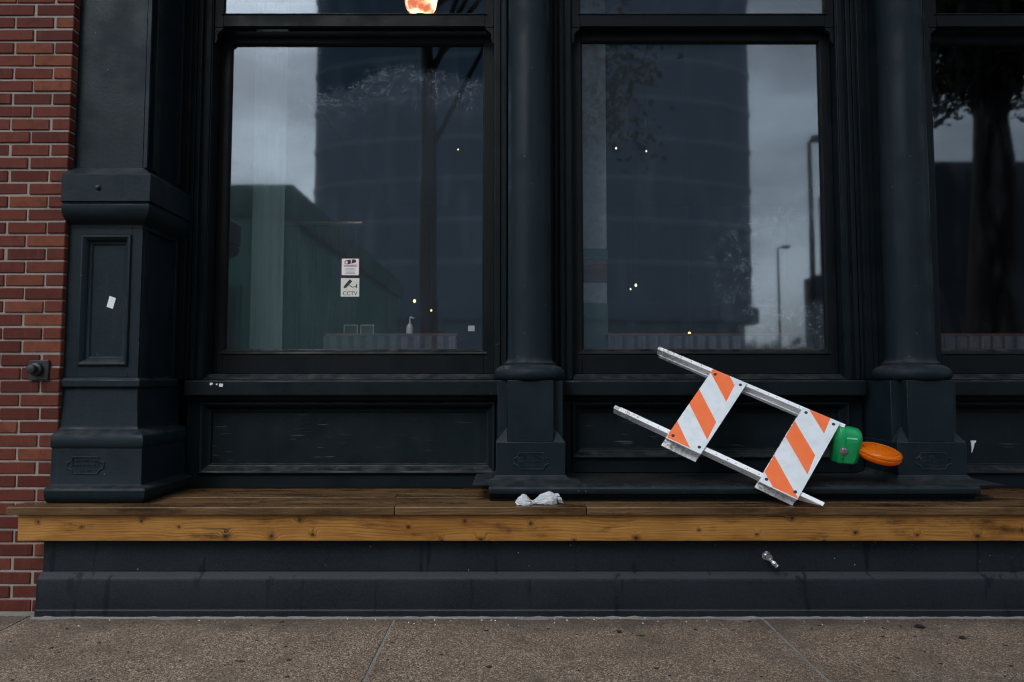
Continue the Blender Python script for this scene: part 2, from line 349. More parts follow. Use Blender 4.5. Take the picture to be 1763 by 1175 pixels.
def make_glass(name, seed, edge, side):
    g = G(name); tc = g.n('TexCoord').outputs['Object']
    v = g.n('VectorMath', {0: tc, 1: (seed * 3.1, 0, seed * 1.7)}, operation='ADD').outputs[0]
    s = g.n('SeparateXYZ', {0: tc})
    wav = g.n('VectorMath', {0: v, 1: (1.0, 1.0, .5)}, operation='MULTIPLY').outputs[0]
    nb = g.bump(g.noise(wav, 1.6, 1), .05, .006)
    gl = g.n('BsdfGlossy', {'Color': (.88, .95, 1.0, 1), 'Roughness': .030, 'Normal': nb})
    tr = g.n('BsdfTransparent', {'Color': (.93, .95, .96, 1)})
    ge = g.n('NewGeometry'); cs_ = g.math('ABSOLUTE', g.n('VectorMath', {0: ge.outputs['Incoming'], 1: ge.outputs['Normal']}, operation='DOT_PRODUCT').outputs['Value'])
    fr = g.math('ADD', .098, g.math('MULTIPLY', .90, g.math('POWER', g.math('SUBTRACT', 1.0, cs_), 5.0)))
    a = g.n('MixShader', {0: fr, 1: tr.outputs[0], 2: gl.outputs[0]})
    # film of condensation with a ragged, beaded edge
    n = g.noise(v, 1.6, 5, .6)
    dx = g.math('SUBTRACT', s.outputs['X'], edge[0]); dz = g.math('SUBTRACT', s.outputs['Z'], edge[1])
    if side == 'arch':      # clear glass outside a wide arch
        f = g.math('SUBTRACT', g.math('MULTIPLY', dz, -1.0), g.math('MULTIPLY', g.math('MULTIPLY', dx, dx), edge[2]))
    else:                   # clear patch inside a rounded blob
        f = g.math('SUBTRACT', g.math('SQRT', g.math('ADD', g.math('MULTIPLY', dx, dx), g.math('MULTIPLY', dz, dz))), edge[2])
    f = g.math('ADD', f, g.math('MULTIPLY', g.math('SUBTRACT', n, .5), .42))
    film = g.ramp(f, -.01, .03)
    rim = g.math('MULTIPLY', g.ramp(f, -.06, .0), g.ramp(f, .38, .05))
    vo = g.n('TexVoronoi', {'Vector': v, 'Scale': 155.0}); gate = g.ramp(g.n('SeparateColor', {0: vo.outputs['Color']}).outputs[0], .50, .58)
    clump = g.ramp(g.noise(v, 16, 5, .8), .40, .60)
    dots = g.math('MULTIPLY', g.math('MULTIPLY', g.ramp(vo.outputs['Distance'], .42, .22), gate), g.math('MULTIPLY', rim, clump))
    fleck = g.math('MULTIPLY', g.ramp(g.noise(v, 420, 2), .60, .68), .06)
    amt = g.math('ADD', g.math('MULTIPLY', film, g.math('ADD', .017, fleck)), g.math('MULTIPLY', dots, .60))
    smear = g.math('MULTIPLY', g.ramp(g.noise(g.n('VectorMath', {0: v, 1: (9, 1, 2)}, operation='MULTIPLY').outputs[0], 1, 4), .45, .75), .010)
    amt = g.math('ADD', amt, smear)
    di = g.n('BsdfDiffuse', {'Color': (.55, .64, .76, 1)})
    m = g.n('MixShader', {0: amt, 1: a.outputs[0], 2: di.outputs[0]})
    g.t.links.new(m.outputs[0], g.out.inputs[0]); return g.m
M['glass_a'] = make_glass('window_glass', 1, (-.55, 3.12, .42), 'arch')
M['glass_b'] = make_glass('window_glass_second', 2, (1.70, 1.82, .26), 'blob')
M['glass_c'] = make_glass('window_glass_third', 3, (3.3, -5.0, .1), 'arch')
M['dark_glass'] = plain('dark_glazing', (.02, .025, .03), .1)

# ------------------------------------------------------------------ mesh helpers
class B:
    def __init__(s): s.v = []; s.f = []
    def add(s, vs, fs):
        o = len(s.v); s.v += [tuple(x) for x in vs]; s.f += [tuple(i + o for i in f) for f in fs]; return s
    def box(s, x0, x1, y0, y1, z0, z1, T=None):
        vs = [(x, y, z) for z in (z0, z1) for y in (y0, y1) for x in (x0, x1)]
        if T: vs = [T(*p) for p in vs]
        return s.add(vs, [(0, 2, 3, 1), (4, 5, 7, 6), (0, 1, 5, 4), (2, 6, 7, 3), (0, 4, 6, 2), (1, 3, 7, 5)])
    def loft(s, rings, closed=True, cap=True, T=None):
        n = len(rings[0]); vs = [p for r in rings for p in r]
        if T: vs = [T(*p) for p in vs]
        fs = []
        for k in range(len(rings) - 1):
            for i in range(n if closed else n - 1):
                j = (i + 1) % n
                fs.append((k * n + i, k * n + j, (k + 1) * n + j, (k + 1) * n + i))
        if cap and closed:
            fs.append(tuple(range(n))[::-1]); fs.append(tuple((len(rings) - 1) * n + i for i in range(n)))
        return s.add(vs, fs)
    def rects(s, x0, x1, y0, y1, prof, left=0.0):
        # prof: (offset, z); grows to the front (-y) and right, and to the left by left*offset
        return s.loft([[(x0 - d * left, y0 - d, z), (x1 + d, y0 - d, z), (x1 + d, y1, z), (x0 - d * left, y1, z)] for d, z in prof])
    def lathe(s, cx, cy, prof, n=48, T=None):
        return s.loft([[(cx + r * cos(2 * pi * i / n), cy + r * sin(2 * pi * i / n), z) for i in range(n)] for r, z in prof], T=T)
    def ring(s, x0, x1, z0, z1, prof):
        # mitred moulding round a rectangle in the facade plane; prof: (inset, y)
        return s.loft([[(x0 + i, y, z0 + i), (x1 - i, y, z0 + i), (x1 - i, y, z1 - i), (x0 + i, y, z1 - i)] for i, y in prof], cap=False)
    def sweepx(s, x0, x1, prof):
        # prof: closed (y, z) outline, extruded along x
        return s.loft([[(x0, y, z) for y, z in prof], [(x1, y, z) for y, z in prof]])
    def tube(s, pts, rad, n=10, cap=True):
        pts = [Vector(p) for p in pts]; rs = rad if isinstance(rad, (list, tuple)) else [rad] * len(pts)
        rings = []; a = None
        for i, p in enumerate(pts):
            t = (pts[min(i + 1, len(pts) - 1)] - pts[max(i - 1, 0)]).normalized()
            if a is None: a = t.orthogonal().normalized()
            a = (a - t * a.dot(t)).normalized(); b = t.cross(a)
            rings.append([p + (a * cos(2 * pi * k / n) + b * sin(2 * pi * k / n)) * rs[i] for k in range(n)])
        return s.loft(rings, cap=cap)
    def poly(s, pts, y0, y1):
        # flat outline (x, z) given a thickness between y0 and y1
        return s.loft([[(x, y0, z) for x, z in pts], [(x, y1, z) for x, z in pts]])

def wloc(o):
    v = Vector(o.location)
    while o.parent: o = o.parent; v += o.location
    return v
def obj(name, b, mat, parent=None, bevel=0, smooth=False, seg=2, loc=None, angle=35):
    off = Vector(loc) if loc is not None else (wloc(parent) if parent else Vector((0, 0, 0)))
    me = bpy.data.meshes.new(name)
    me.from_pydata([tuple(Vector(p) - off) for p in b.v], [], b.f)
    bm = bmesh.new(); bm.from_mesh(me); bmesh.ops.recalc_face_normals(bm, faces=bm.faces); bm.to_mesh(me); bm.free()
    if isinstance(mat, (list, tuple)):
        for k in mat: me.materials.append(M[k])
    else: me.materials.append(M[mat])
    o = bpy.data.objects.new(name, me); COL.objects.link(o)
    if parent: o.parent = parent; o.location = off - wloc(parent)
    else: o.location = off
    if smooth:
        for p in me.polygons: p.use_smooth = True
        me.set_sharp_from_angle(angle=R(angle))
    if bevel:
        md = o.modifiers.new('bevel', 'BEVEL'); md.width = bevel; md.segments = seg; md.limit_method = 'ANGLE'; md.angle_limit = R(30)
        if smooth or seg > 1:
            for p in me.polygons: p.use_smooth = True
            me.set_sharp_from_angle(angle=R(angle)); md.harden_normals = False
    return o
def tag(o, label=None, cat=None, group=None, kind=None):
    if label: o['label'] = label
    if cat: o['category'] = cat
    if group: o['group'] = group
    if kind: o['kind'] = kind
    return o
def thing(name, label, cat, loc=(0, 0, 0), group=None):
    o = bpy.data.objects.new(name, None); o.empty_display_size = .1; COL.objects.link(o); o.location = loc
    return tag(o, label, cat, group)
def dup(o, parent=None):
    c = o.copy(); COL.objects.link(c); c.parent = parent
    for ch in o.children: dup(ch, c)
    return c

GZ = 0.02           # pavement level
BZ = 0.565          # bench top
# ------------------------------------------------------------------ setting: pavement, road
PX = [-9.62, -7.81, -6.0, -4.19, -2.38, -.572, 1.235, 3.04, 4.85, 6.66, 8.47]
pav = B().box(-30, 30, -4.7, -.10, -.3, GZ - .004)
pav.box(-30, 30, -.10, 9, -.3, GZ - .06)
pavement = tag(obj('pavement', pav, 'joint', loc=(0, 0, 0)), kind='structure')
pavement['label'] = 'brown exposed aggregate pavement in front of the shopfront'
for ix in range(len(PX) - 1):
    for iy, (ya, yb) in enumerate(((-1.92, -.102), (-3.2, -1.932), (-4.55, -3.212))):
        w = .0075
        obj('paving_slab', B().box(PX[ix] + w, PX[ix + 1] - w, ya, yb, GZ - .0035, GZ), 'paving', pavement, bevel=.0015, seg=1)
obj('joint_strip', B().box(-9.6, 8.4, -.100, -.02, GZ - .06, GZ - .006), 'joint', pavement)
kerb = tag(obj('kerb', B().box(-60, 60, -4.9, -4.702, -.3, GZ - .002), 'concrete_light', bevel=.01), kind='structure')
ground = tag(obj('ground', B().box(-400, 400, -420, 60, -.6, -.31), 'asphalt'), kind='structure')
road = tag(obj('road', B().box(-120, 120, -15.0, -4.902, -.30, -.12), 'asphalt'), kind='structure')
far_pav = tag(obj('pavement', B().box(-120, 120, -24, -15.002, -.30, GZ), 'concrete_light'), kind='structure')

# ------------------------------------------------------------------ brick wall
BX, BY = -2.357, 0.0
wall = thing('brick_wall', 'red running-bond brick wall left of the dark iron pilaster', 'brick wall', (BX, BY, 0))
PITCH = .0699; ZT = 3.215
mb = B().box(-3.30, BX - .006, .006, .6, -.05, 8.0); mb.box(-6.5, -3.302, -.001, .6, -.05, 8.0)
obj('mortar', mb, 'mortar', wall)
def brick_mesh(w):
    h = PITCH - .0115; b = B().box(-w / 2, w / 2, -.052, .052, -h / 2, h / 2)
    o = obj('brick', b, 'brick', bevel=.0035, seg=1); me = o.data
    bm = bmesh.new(); bm.from_mesh(me); bmesh.ops.bevel(bm, geom=bm.edges[:], offset=.0035, segments=1, affect='EDGES'); bm.to_mesh(me); bm.free()
    bpy.data.objects.remove(o); return me
me_full, me_half, me_short = brick_mesh(.2005), brick_mesh(.0945), brick_mesh(.150)
def brick(me, x, z, y=.052):
    o = bpy.data.objects.new('brick', me); COL.objects.link(o); o.parent = wall
    o.location = (x - BX, y - BY + random.uniform(-.0025, .0025), z + random.uniform(-.001, .001))
    o.rotation_euler = (random.uniform(-.012, .012), random.uniform(-.005, .005), random.uniform(-.012, .012))
nb = 0
for k in range(-3, 46):
    zc = ZT - PITCH * (k + .5)
    if zc < GZ + .01: break
    x = BX
    row = ['h', 'f', 'f', 'f'] if k % 2 else ['f', 'f', 'f', 'f']
    for i, t in enumerate(row):
        w = .2005 if t == 'f' else .0945
        if i == 0: w0 = w
        jit = random.uniform(-.004, .004)
        xc = x - w / 2 + (jit if i else 0)
        if xc + w / 2 > -3.02:
            brick(me_full if t == 'f' else me_half, xc, zc); nb += 1
        x -= w + .0115

anchor = thing('wall_anchor', 'square black iron plate with round knob on the red bricks', 'wall anchor', (-2.46, 0, 1.24))
obj('plate', B().box(-2.512, -2.408, -.014, .004, 1.188, 1.292), 'black_iron', anchor, bevel=.004)
kn = B(); 
def anchT(x, y, z): return (-2.468 + x, -.014 - z, 1.244 + y)
kn.lathe(0, 0, [(.034, 0), (.036, .008), (.033, .016), (.022, .022), (.020, .035), (.024, .041), (.022, .050), (.012, .054)], 24, anchT)
obj('knob', kn, 'black_iron', anchor, smooth=True)

# ------------------------------------------------------------------ shopfront
shop = thing('shopfront', 'dark painted cast iron shopfront with tall sash windows behind the bench', 'shopfront', (0, .45, 0))

# plinth below the bench
pl = B().sweepx(-2.345, 5.2, [(-.088, .232), (-.088, .46), (.40, .46), (.40, .232)])
pl.sweepx(-2.352, 5.2, [(-.128, GZ - .05), (-.128, .052), (-.122, .056), (-.122, .196), (-.118, .206), (-.108, .214), (-.098, .222), (-.0895, .2315), (.40, .2315), (.40, GZ - .05)])
obj('plinth', pl, 'plinth', shop, bevel=.003)

# threshold under the second window, carrying both columns
th = B().sweepx(-.115, 2.40, [(.44, BZ - .02), (.02, BZ - .02), (.02, BZ + .01), (.0, BZ + .018), (-.012, .600), (-.036, .606), (-.040, .614), (-.040, .632), (-.034, .642), (-.020, .6475), (.44, .6475)])
obj('threshold', th, 'iron', shop, bevel=.002)
obj('tread_plate', B().box(.335, 2.0, .0, .412, .648, .6525), 'tread', shop, bevel=.002)

def plaque(cx, y, z, parent, w=.196, h=.094):
    b = B(); c = .028
    def outline(s):
        W, H = w / 2 - s, h / 2 - s; p = []
        for sx, sz, a0 in ((1, 1, 0), (-1, 1, 0), (-1, -1, 0), (1, -1, 0)):
            arc = [(sx * (W - c * cos(t)), sz * (H - c * sin(t))) for t in [pi / 2 * k / 5 for k in range(6)]]
            arc = [(sx * (W - c * sin(t)), sz * (H - c * cos(t))) for t in [pi / 2 * k / 5 for k in range(6)]]
            arc = arc if sx * sz > 0 else arc[::-1]
            p += arc
        return [(cx + x, zz + z) for x, zz in p]
    o1, o2, o3, o4 = outline(0), outline(.003), outline(.006), outline(.009)
    b.loft([[(x, y + .001, q) for x, q in o1], [(x, y - .004, q) for x, q in o2], [(x, y - .004, q) for x, q in o3], [(x, y + .001, q) for x, q in o4]], cap=False)
    rnd = random.Random(3)
    def row(x0, x1, zc, hh, arch):   # worn raised lettering, too clogged with paint to read
        x = x0
        while x < x1:
            wl = rnd.uniform(.004, .008); u = (x + wl / 2 - (x0 + x1) / 2) / ((x1 - x0) / 2)
            zz = zc - arch * u * u
            k = rnd.random()
            b.box(cx + x, cx + x + .0018, y - .0022, y + .001, z + zz - hh / 2, z + zz + hh / 2)
            if k > .3: b.box(cx + x + .0018, cx + x + wl, y - .0020, y + .001, z + zz + hh / 2 - .002, z + zz + hh / 2)
            if k < .6: b.box(cx + x + .0018, cx + x + wl, y - .0021, y + .001, z + zz - hh / 2, z + zz - hh / 2 + .002)
            if k > .5: b.box(cx + x + wl - .0016, cx + x + wl, y - .0023, y + .001, z + zz - hh / 2 + .002, z + zz + hh / 2 - .002)
            x += wl + .0028 + (.006 if rnd.random() < .1 else 0)
    row(-.072, .072, .024, .012, .010); row(-.068, .068, -.001, .011, 0); row(-.028, .028, -.027, .011, 0)
    return obj('maker_plaque', b, 'iron', parent)

# pilaster at the brick wall
pil = B()
X0, X1, Y0, Y1 = -2.357, -1.965, .03, .45
pil.rects(X0, X1, Y0, Y1, [(.090, BZ), (.110, .585), (.118, .600), (.120, .632), (.112, .642), (.095, .646), (.078, .652), (.075, .660), (.071, .838)])
pil.rects(X0, X1, Y0, Y1, [(.071, .8385), (.078, .846), (.083, .860), (.083, .885), (.076, .905), (.060, .918), (.040, .926), (.022, .931), (.016, .940), (.014, .950), (.006, 1.05), (.0, 1.146)])
pil.rects(X0, X1, Y0, Y1, [(.0, 1.1465), (.014, 1.149), (.020, 1.156), (.020, 1.186), (.012, 1.196), (.0, 1.203)])
pil.rects(X0 - .003, X1, Y0, Y1, [(-.024, 1.2035), (-.024, 1.996)])
pil.rects(X0 - .004, X1, Y0, Y1, [(.0, 1.9965), (.0, 2.015), (.010, 2.022), (.024, 2.030), (.046, 2.046), (.060, 2.066), (.067, 2.090), (.067, 2.108), (.058, 2.112), (.060, 2.122), (.072, 2.124), (.072, 2.268), (.066, 2.272), (-.014, 2.328)])
pil.rects(X0 - .002, X1, Y0, Y1, [(-.022, 2.3285), (-.022, 4.2)])
# stiles round the sunk front panel and on the return
fy = Y0 - .0005
for x0, x1, z0, z1 in ((X0 - .001, -2.285, 1.2035, 1.996), (-2.018, X1 + .001, 1.2035, 1.996), (-2.285, -2.018, 1.2035, 1.262), (-2.285, -2.018, 1.960, 1.996)):
    pil.box(x0, x1, fy, Y0 + .0235, z0, z1)
for ya, yb, z0, z1 in ((.0545, .09, 1.2035, 1.996), (.40, .449, 1.2035, 1.996)):
    pil.box(X1 - .0235, X1, ya, yb, z0, z1)
for ya, yb in ((.0525, .068), (.10, .155), (.405, .449)):
    pil.box(X1 - .0215, X1 - .0215 + (.022 if ya != .10 else .034), ya, yb, 2.331, 4.2)
pilaster = obj('pilaster', pil, 'iron', shop, bevel=.0025)
pm = B().ring(-2.285, -2.018, 1.262, 1.960, [(0, .0295), (.004, .018), (.012, .016), (.020, .022), (.028, .030), (.034, .044), (.046, .0465), (.048, .050), (.052, .0535)])
obj('panel_moulding', pm, 'iron', pilaster, bevel=.0015)
plaque(-2.178, Y0 - .0735, .752, pilaster)
obj('bolt', B().lathe(0, 0, [(.012, 0), (.013, .004), (.009, .010), (.004, .012)], 14, lambda x, y, z: (-2.166 + x, -.0425 - z, 2.196 + y)), 'black_iron', pilaster, smooth=True)

# round columns
def column(cx, first=None):
    fy = .10; W, Nw = .185, .123
    b = B()
    b.box(cx - W, cx + W, fy, .47, .652, .858)
    # pyramidal stops where the square base turns into a narrower shaft
    for s in (-1, 1):
        a = (cx + s * W, fy, .858); c = (cx + s * Nw, fy, .858); d = (cx + s * Nw, fy + .062, .858); e = (cx + s * W, fy + .062, .858); t = (cx + s * Nw, fy + .062, .940); t2 = (cx + s * Nw, fy + .001, .860)
        b.add([a, c, d, e, t], [(0, 1, 2, 3), (0, 1, 4), (1, 2, 4), (2, 3, 4), (3, 0, 4)])
    b.box(cx - Nw, cx + Nw, fy, .47, .8585, 1.187)
    b.box(cx - W + .008, cx - Nw - .0005, fy + .062, .468, .8585, 1.1865); b.box(cx + Nw + .0005, cx + W - .008, fy + .062, .468, .8585, 1.1865)
    col = obj('column', b, 'iron', shop, bevel=.003)
    # base skirt flaring on to the threshold
    f = B().rects(cx - W, cx + W, fy, .44, [(.118, .6485), (.11, .6505), (.06, .6535), (.03, .659), (.012, .668), (.004, .680), (.001, .684)], left=1.0)
    obj('skirt', f, 'iron', col, smooth=True)
    cy = .27
    tor = [(.19 * 1.0 - .012, 1.1875), (.186, 1.192), (.196, 1.205), (.199, 1.220), (.196, 1.236), (.186, 1.251), (.168, 1.264), (.150, 1.271), (.146, 1.272), (.146, 1.283), (.140, 1.287)]
    obj('base_moulding', B().lathe(cx, cy, tor, 64), 'iron', col, smooth=True)
    obj('shaft', B().lathe(cx, cy, [(.136, 1.2875), (.127, 1.300), (.1235, 1.32), (.1225, 1.5), (.1195, 3.0), (.116, 4.2)], 64), 'iron', col, smooth=True)
    plaque(cx + .005, fy, .757, col)
    return col
col_a = column(.103)
col_b = dup(col_a, shop); col_b.location = col_b.location + Vector((2.140, 0, 0))
col_c = dup(col_a, shop); col_c.location = col_c.location + Vector((4.280, 0, 0))

# bays: window with sill, bulkhead below
def bay(x0, x1, gl, dy, glass, panel_bottom=.575, foot=BZ, lab=None):
    """x0..x1: clear width between the sash boxes; dy: how far the lower sash is set back"""
    f = B(); yF = .42
    sy = .445                      # face of upper sash
    for s, x in ((-1, x0), (1, x1)):
        a, c = (x - .20, x) if s < 0 else (x, x + .20)
        f.box(min(a, c), max(a, c), yF + .012, .62, 1.19, 4.2)
        for lo, hi, y in ((.006, .040, yF + .002), (.052, .078, yF - .014), (.086, .108, yF - .004), (.125, .165, yF + .004)):
            xa, xb = (x - hi, x - lo) if s < 0 else (x + lo, x + hi)
            f.box(xa, xb, y, yF + .0125, 1.1905, 4.2)
    f.box(x0 + .0005, x1 - .0005, .452, .62, 4.06, 4.2)
    win = obj('window', f, 'timber', shop, bevel=.004)
    # sill
    si = B().sweepx(x0 - .075, x1 + .075, [(.352, 1.098), (.346, 1.104), (.346, 1.180), (.352, 1.1875), (.418, 1.1895), (.418, 1.075), (.385, 1.075), (.380, 1.088), (.368, 1.098)])
    si.sweepx(x0 - .001, x1 + .001, [(.4185, 1.1895), (.4185, 1.196), (.465, 1.214), (.475, 1.226), (.60, 1.226), (.60, 1.1895)])
    obj('sill', si, 'timber', win, bevel=.004)
    yl = .485 + dy
    w = .062
    lo = B()
    lo.box(x0 + .002, x0 + w, yl, yl + .045, 1.227, 3.345); lo.box(x1 - w, x1 - .002, yl, yl + .045, 1.227, 3.345)
    lo.box(x0 + w, x1 - w, yl, yl + .045, 1.227, 1.340); lo.box(x0 + w, x1 - w, yl + .001, yl + .045, 3.268, 3.345)
    lo.sweepx(x0 + w - .02, x1 - w + .02, [(yl + .006, 1.3405), (yl - .004, 1.341), (yl - .006, 1.347), (yl + .001, 1.362), (yl + .024, 1.368), (yl + .024, 1.3405)])
    ls = obj('lower_sash', lo, 'sash', win, bevel=.003)
    obj('putty_line', B().ring(x0 + w - .001, x1 - w + .001, 1.3655, 3.2695, [(0, yl + .002), (.008, yl + .012), (.0115, yl + .024)]), 'sash', win)
    obj('glass_pane', B().box(x0 + w - .006, x1 - w + .006, yl + .024, yl + .028, 1.345, 3.275), glass, win)
    up = B()
    up.box(x0 + .001, x0 + .055, sy, sy + .036, 3.322, 4.06); up.box(x1 - .055, x1 - .001, sy, sy + .036, 3.322, 4.06)
    up.box(x0 + .055, x1 - .055, sy - .002, sy + .036, 3.326, 3.396); up.box(x0 + .055, x1 - .055, sy, sy + .036, 4.0, 4.06)
    up.sweepx(x0 + .040, x1 - .040, [(sy + .004, 3.3965), (sy - .006, 3.398), (sy - .006, 3.404), (sy + .018, 3.418), (sy + .018, 3.3965)])
    for s, x in ((1, x0 + .001), (-1, x1 - .001)):      # ogee horns under the meeting rail
        pts = [(0, 3.3215), (0, 3.215), (.014, 3.232), (.020, 3.255), (.017, 3.275), (.026, 3.292), (.046, 3.305), (.054, 3.3215)]
        up.poly([(x + s * a, z) for a, z in pts], sy + .002, sy + .034)
    obj('upper_sash', up, 'sash', win, bevel=.003)
    obj('glass_pane', B().box(x0 + .048, x1 - .048, sy + .016, sy + .020, 3.39, 4.01), glass, win)
    # bulkhead under the sill
    yb = .42
    bk = B(); z0, z1 = foot, 1.0745
    bx0, bx1 = x0 - .09, x1 + .09
    bk.box(bx0, x0 - .012, yb, .50, z0, z1); bk.box(x1 + .012, bx1, yb, .50, z0, z1)
    pt, pb = 1.060, foot + .083
    bk.box(x0 - .012, x1 + .012, yb + .001, .50, z0, pb); bk.box(x0 - .012, x1 + .012, yb + .001, .50, pt, z1)
    bulk = obj('bulkhead', bk, 'timber', shop, bevel=.004)
    obj('panel_moulding', B().ring(x0 - .014, x1 + .014, pb - .002, pt + .002, [(0, yb + .004), (.002, yb - .012), (.010, yb - .017), (.020, yb - .012), (.026, yb - .002), (.038, yb + .018), (.050, yb + .026), (.056, yb + .026), (.060, yb + .043)]), 'timber', bulk, bevel=.0015)
    obj('panel', B().box(x0 - .010, x1 + .010, yb + .040, .495, pb + .002, pt - .002), 'timber_panel', bulk)
    return win
w1 = bay(-1.797, -.104, None, .050, 'glass_a')
w2 = bay(.363, 1.953, None, .018, 'glass_b', foot=.6535)
w3 = bay(2.520, 4.110, None, .040, 'glass_c')
# backing piers behind the columns, beam and cornice above view, its overhang added to shade the window tops
for a, c in ((-1.955, -1.998), (.0965, .1625), (2.154, 2.319), (4.311, 5.2)):
    obj('pier', B().box(min(a, c), max(a, c), .455, .62, .47, 4.2), 'timber', shop)
bm_ = B().box(-2.36, 5.2, .06, .62, 4.2005, 4.55)
bm_.sweepx(-2.40, 5.25, [(.62, 4.551), (-.05, 4.551), (-.08, 4.60), (-.22, 4.68), (-.36, 4.72), (-.38, 4.82), (.62, 4.82)])
obj('shade_cornice', bm_, 'iron', shop, bevel=.01)
uw = B().box(-2.355, 9.0, .05, .62, 4.8205, 11.0); uw.box(5.2005, 9.0, .05, .62, 0, 4.82)
obj('upper_wall', uw, 'dark_brick', shop)

# ------------------------------------------------------------------ bench
bench = thing('bench', 'long wet timber bench with amber front board along the shopfront', 'bench', (0, -.15, GZ))
TB = .040
yf = -.165
def board(x0, x1, y0, y1, z1=BZ, z0=None, name='top_board', mat='boards', bev=.004):
    return obj(name, B().box(x0, x1, y0, y1, (BZ - TB) if z0 is None else z0, z1), mat, bench, bevel=bev)
XS = {0: [-2.487, -.575, .372, 3.10, 5.2], 1: [-2.485, -1.30, 1.05, 5.2], 2: [-2.486, -.62, 2.6, 5.2], 3: [-2.484, .9, 5.2]}
ys = [yf, -.022, .118, .258, .44]
for r in range(4):
    xs = XS[r]
    for i in range(len(xs) - 1):
        dz = random.uniform(-.002, .0); xa = xs[i]
        y1 = ys[r + 1] - .004
        if r == 0 and i == 1: dz = -.0005
        if xa < -2.4 and y1 > -.03:            # boards run up against the bricks at the left end
            if r > 0: xa = -2.353
        board(xa + .002, xs[i + 1] - .002, ys[r], y1 if not (r == 0 and i == 0) else -.026, BZ + dz)
FB = [(-2.440, 5.2)]
for a, c in FB:
    o = obj('front_board', B().box(a, c, -.143, -.108, .394, BZ - TB - .0015), 'fascia', bench, bevel=.004)
obj('end_board', B().box(-2.438, -2.403, -.107, -.004, .396, BZ - TB - .002), 'fascia', bench, bevel=.004)
for x in (-2.2, -1.1, -.1, 1.0, 2.1, 3.2):
    obj('bracket', B().box(x, x + .05, -.106, -.0885, .40, BZ - TB - .003), 'black_iron', bench)

# ------------------------------------------------------------------ barricade leaning on the shopfront
u = Vector((.846, -.345, -.406)).normalized(); v = Vector((.605, .355, .713)).normalized(); n = Vector((.102, .853, -.512)).normalized()
O = Vector((.566, .243, 1.034))
bar = thing('barricade', 'toppled orange and white striped traffic barricade leaning on the shopfront', 'barricade', (1.54, -.15, BZ))
def frame_obj(name, b, mat, parent, origin, bevel=0, smooth=False):
    """mesh given in the barricade's own (a, b, c) axes, kept so that its texture follows the panel"""
    me = bpy.data.meshes.new(name); me.from_pydata(b.v, [], b.f)
    bm = bmesh.new(); bm.from_mesh(me); bmesh.ops.recalc_face_normals(bm, faces=bm.faces); bm.to_mesh(me); bm.free()
    me.materials.append(M[mat]); o = bpy.data.objects.new(name, me); COL.objects.link(o)
    mt = Matrix(((u.x, v.x, n.x, origin.x), (u.y, v.y, n.y, origin.y), (u.z, v.z, n.z, origin.z), (0, 0, 0, 1)))
    # the frame is slightly racked, so its axes are not quite square: bake that into the mesh, keep a square matrix
    v_sq = (v - u * v.dot(u)).normalized(); n_sq = u.cross(v_sq)
    if n_sq.dot(n) < 0: n_sq = -n_sq
    sq = Matrix(((u.x, v_sq.x, n_sq.x, origin.x), (u.y, v_sq.y, n_sq.y, origin.y), (u.z, v_sq.z, n_sq.z, origin.z), (0, 0, 0, 1)))
    inv = sq.inverted()
    me.transform(inv @ mt @ Matrix.Diagonal((KB, KB, KB, 1)))
    par = wloc(parent)
    o.parent = parent; o.matrix_local = Matrix.Translation(-par) @ sq
    if smooth:
        for p in me.polygons: p.use_smooth = True
        me.set_sharp_from_angle(angle=R(35))
    if bevel:
        md = o.modifiers.new('bevel', 'BEVEL'); md.width = bevel; md.segments = 2; md.limit_method = 'ANGLE'
    return o
KB = .9885
O = Vector((.004 + (O.x - .004) * KB, -3.567 + (O.y + 3.567) * KB, 1.18 + (O.z - 1.18) * KB))
def W(a, b, c=0): return O + (u * a + v * b + n * c) * KB
def leg(b0, length, taper):
    q = B()
    q.box(0, length, 0, .022, 0, .004)                              # front flange
    e = length - .012
    q.loft([[(.002, .0, .0042), (.002, .004, .0042), (.002, .004, .056), (.002, .0, .056)],
            [(e - taper, .0, .0042), (e - taper, .004, .0042), (e - taper, .004, .056), (e - taper, .0, .056)],
            [(e, .0, .0042), (e, .004, .0042), (e, .004, .010), (e, .0, .010)]])
    o = frame_obj('leg', q, 'white_steel', bar, W(0, b0), .001)
    hs = B()
    for a in [.08 + .062 * k for k in range(17)]:
        a += .018 if (int(a * 100) % 2) else 0
        if a < length - .06:
            hs.lathe(a, .011, [(.0026, -.0006), (.0026, .0002)], 8)
            hs.lathe(0, 0, [(.0026, -.0006), (.0026, .0002)], 8, T=lambda x, y, z, a=a: (a - .015 + x, z, .034 + y))
    h = frame_obj('bolt_hole', hs, 'hole', bar, W(0, b0)); h.parent = o; h.matrix_parent_inverse = Matrix(); h.matrix_local = Matrix()
    h['kind'] = 'stuff'
    return o
l1 = leg(.0, 1.150, .09); l2 = leg(.472, 1.062, .01)
def panel(a0, w, h, mat, c0, c1, back=False, b0=-.034):
    q = B().box(0, w, 0, h, c0, c1)
    o = frame_obj('panel', q, mat, bar, W(a0, b0), .0012)
    if not back:
        for a, b in ((.026, .030), (w - .026, .034), (.026, h - .028), (w - .026, h - .028)):
            bb = B().lathe(a, b, [(.0085, c0 + .001), (.0085, c0 - .002), (.006, c0 - .0045), (.002, c0 - .005)], 12)
            k = frame_obj('bolt', bb, 'bolt', bar, W(a0, b0)); k.parent = o; k.matrix_local = Matrix()
        # folded steel rim behind the sheet
        rim = B().box(.002, w - .002, .002, .006, c1, c1 + .022); rim.box(w - .007, w - .003, .006, h - .004, c1, c1 + .022)
        r = frame_obj('rim', rim, 'white_steel', bar, W(a0, b0)); r.parent = o; r.matrix_local = Matrix()
    return o
panel(.332, .198, .520, 'sheet_a', -.012, -.0045)
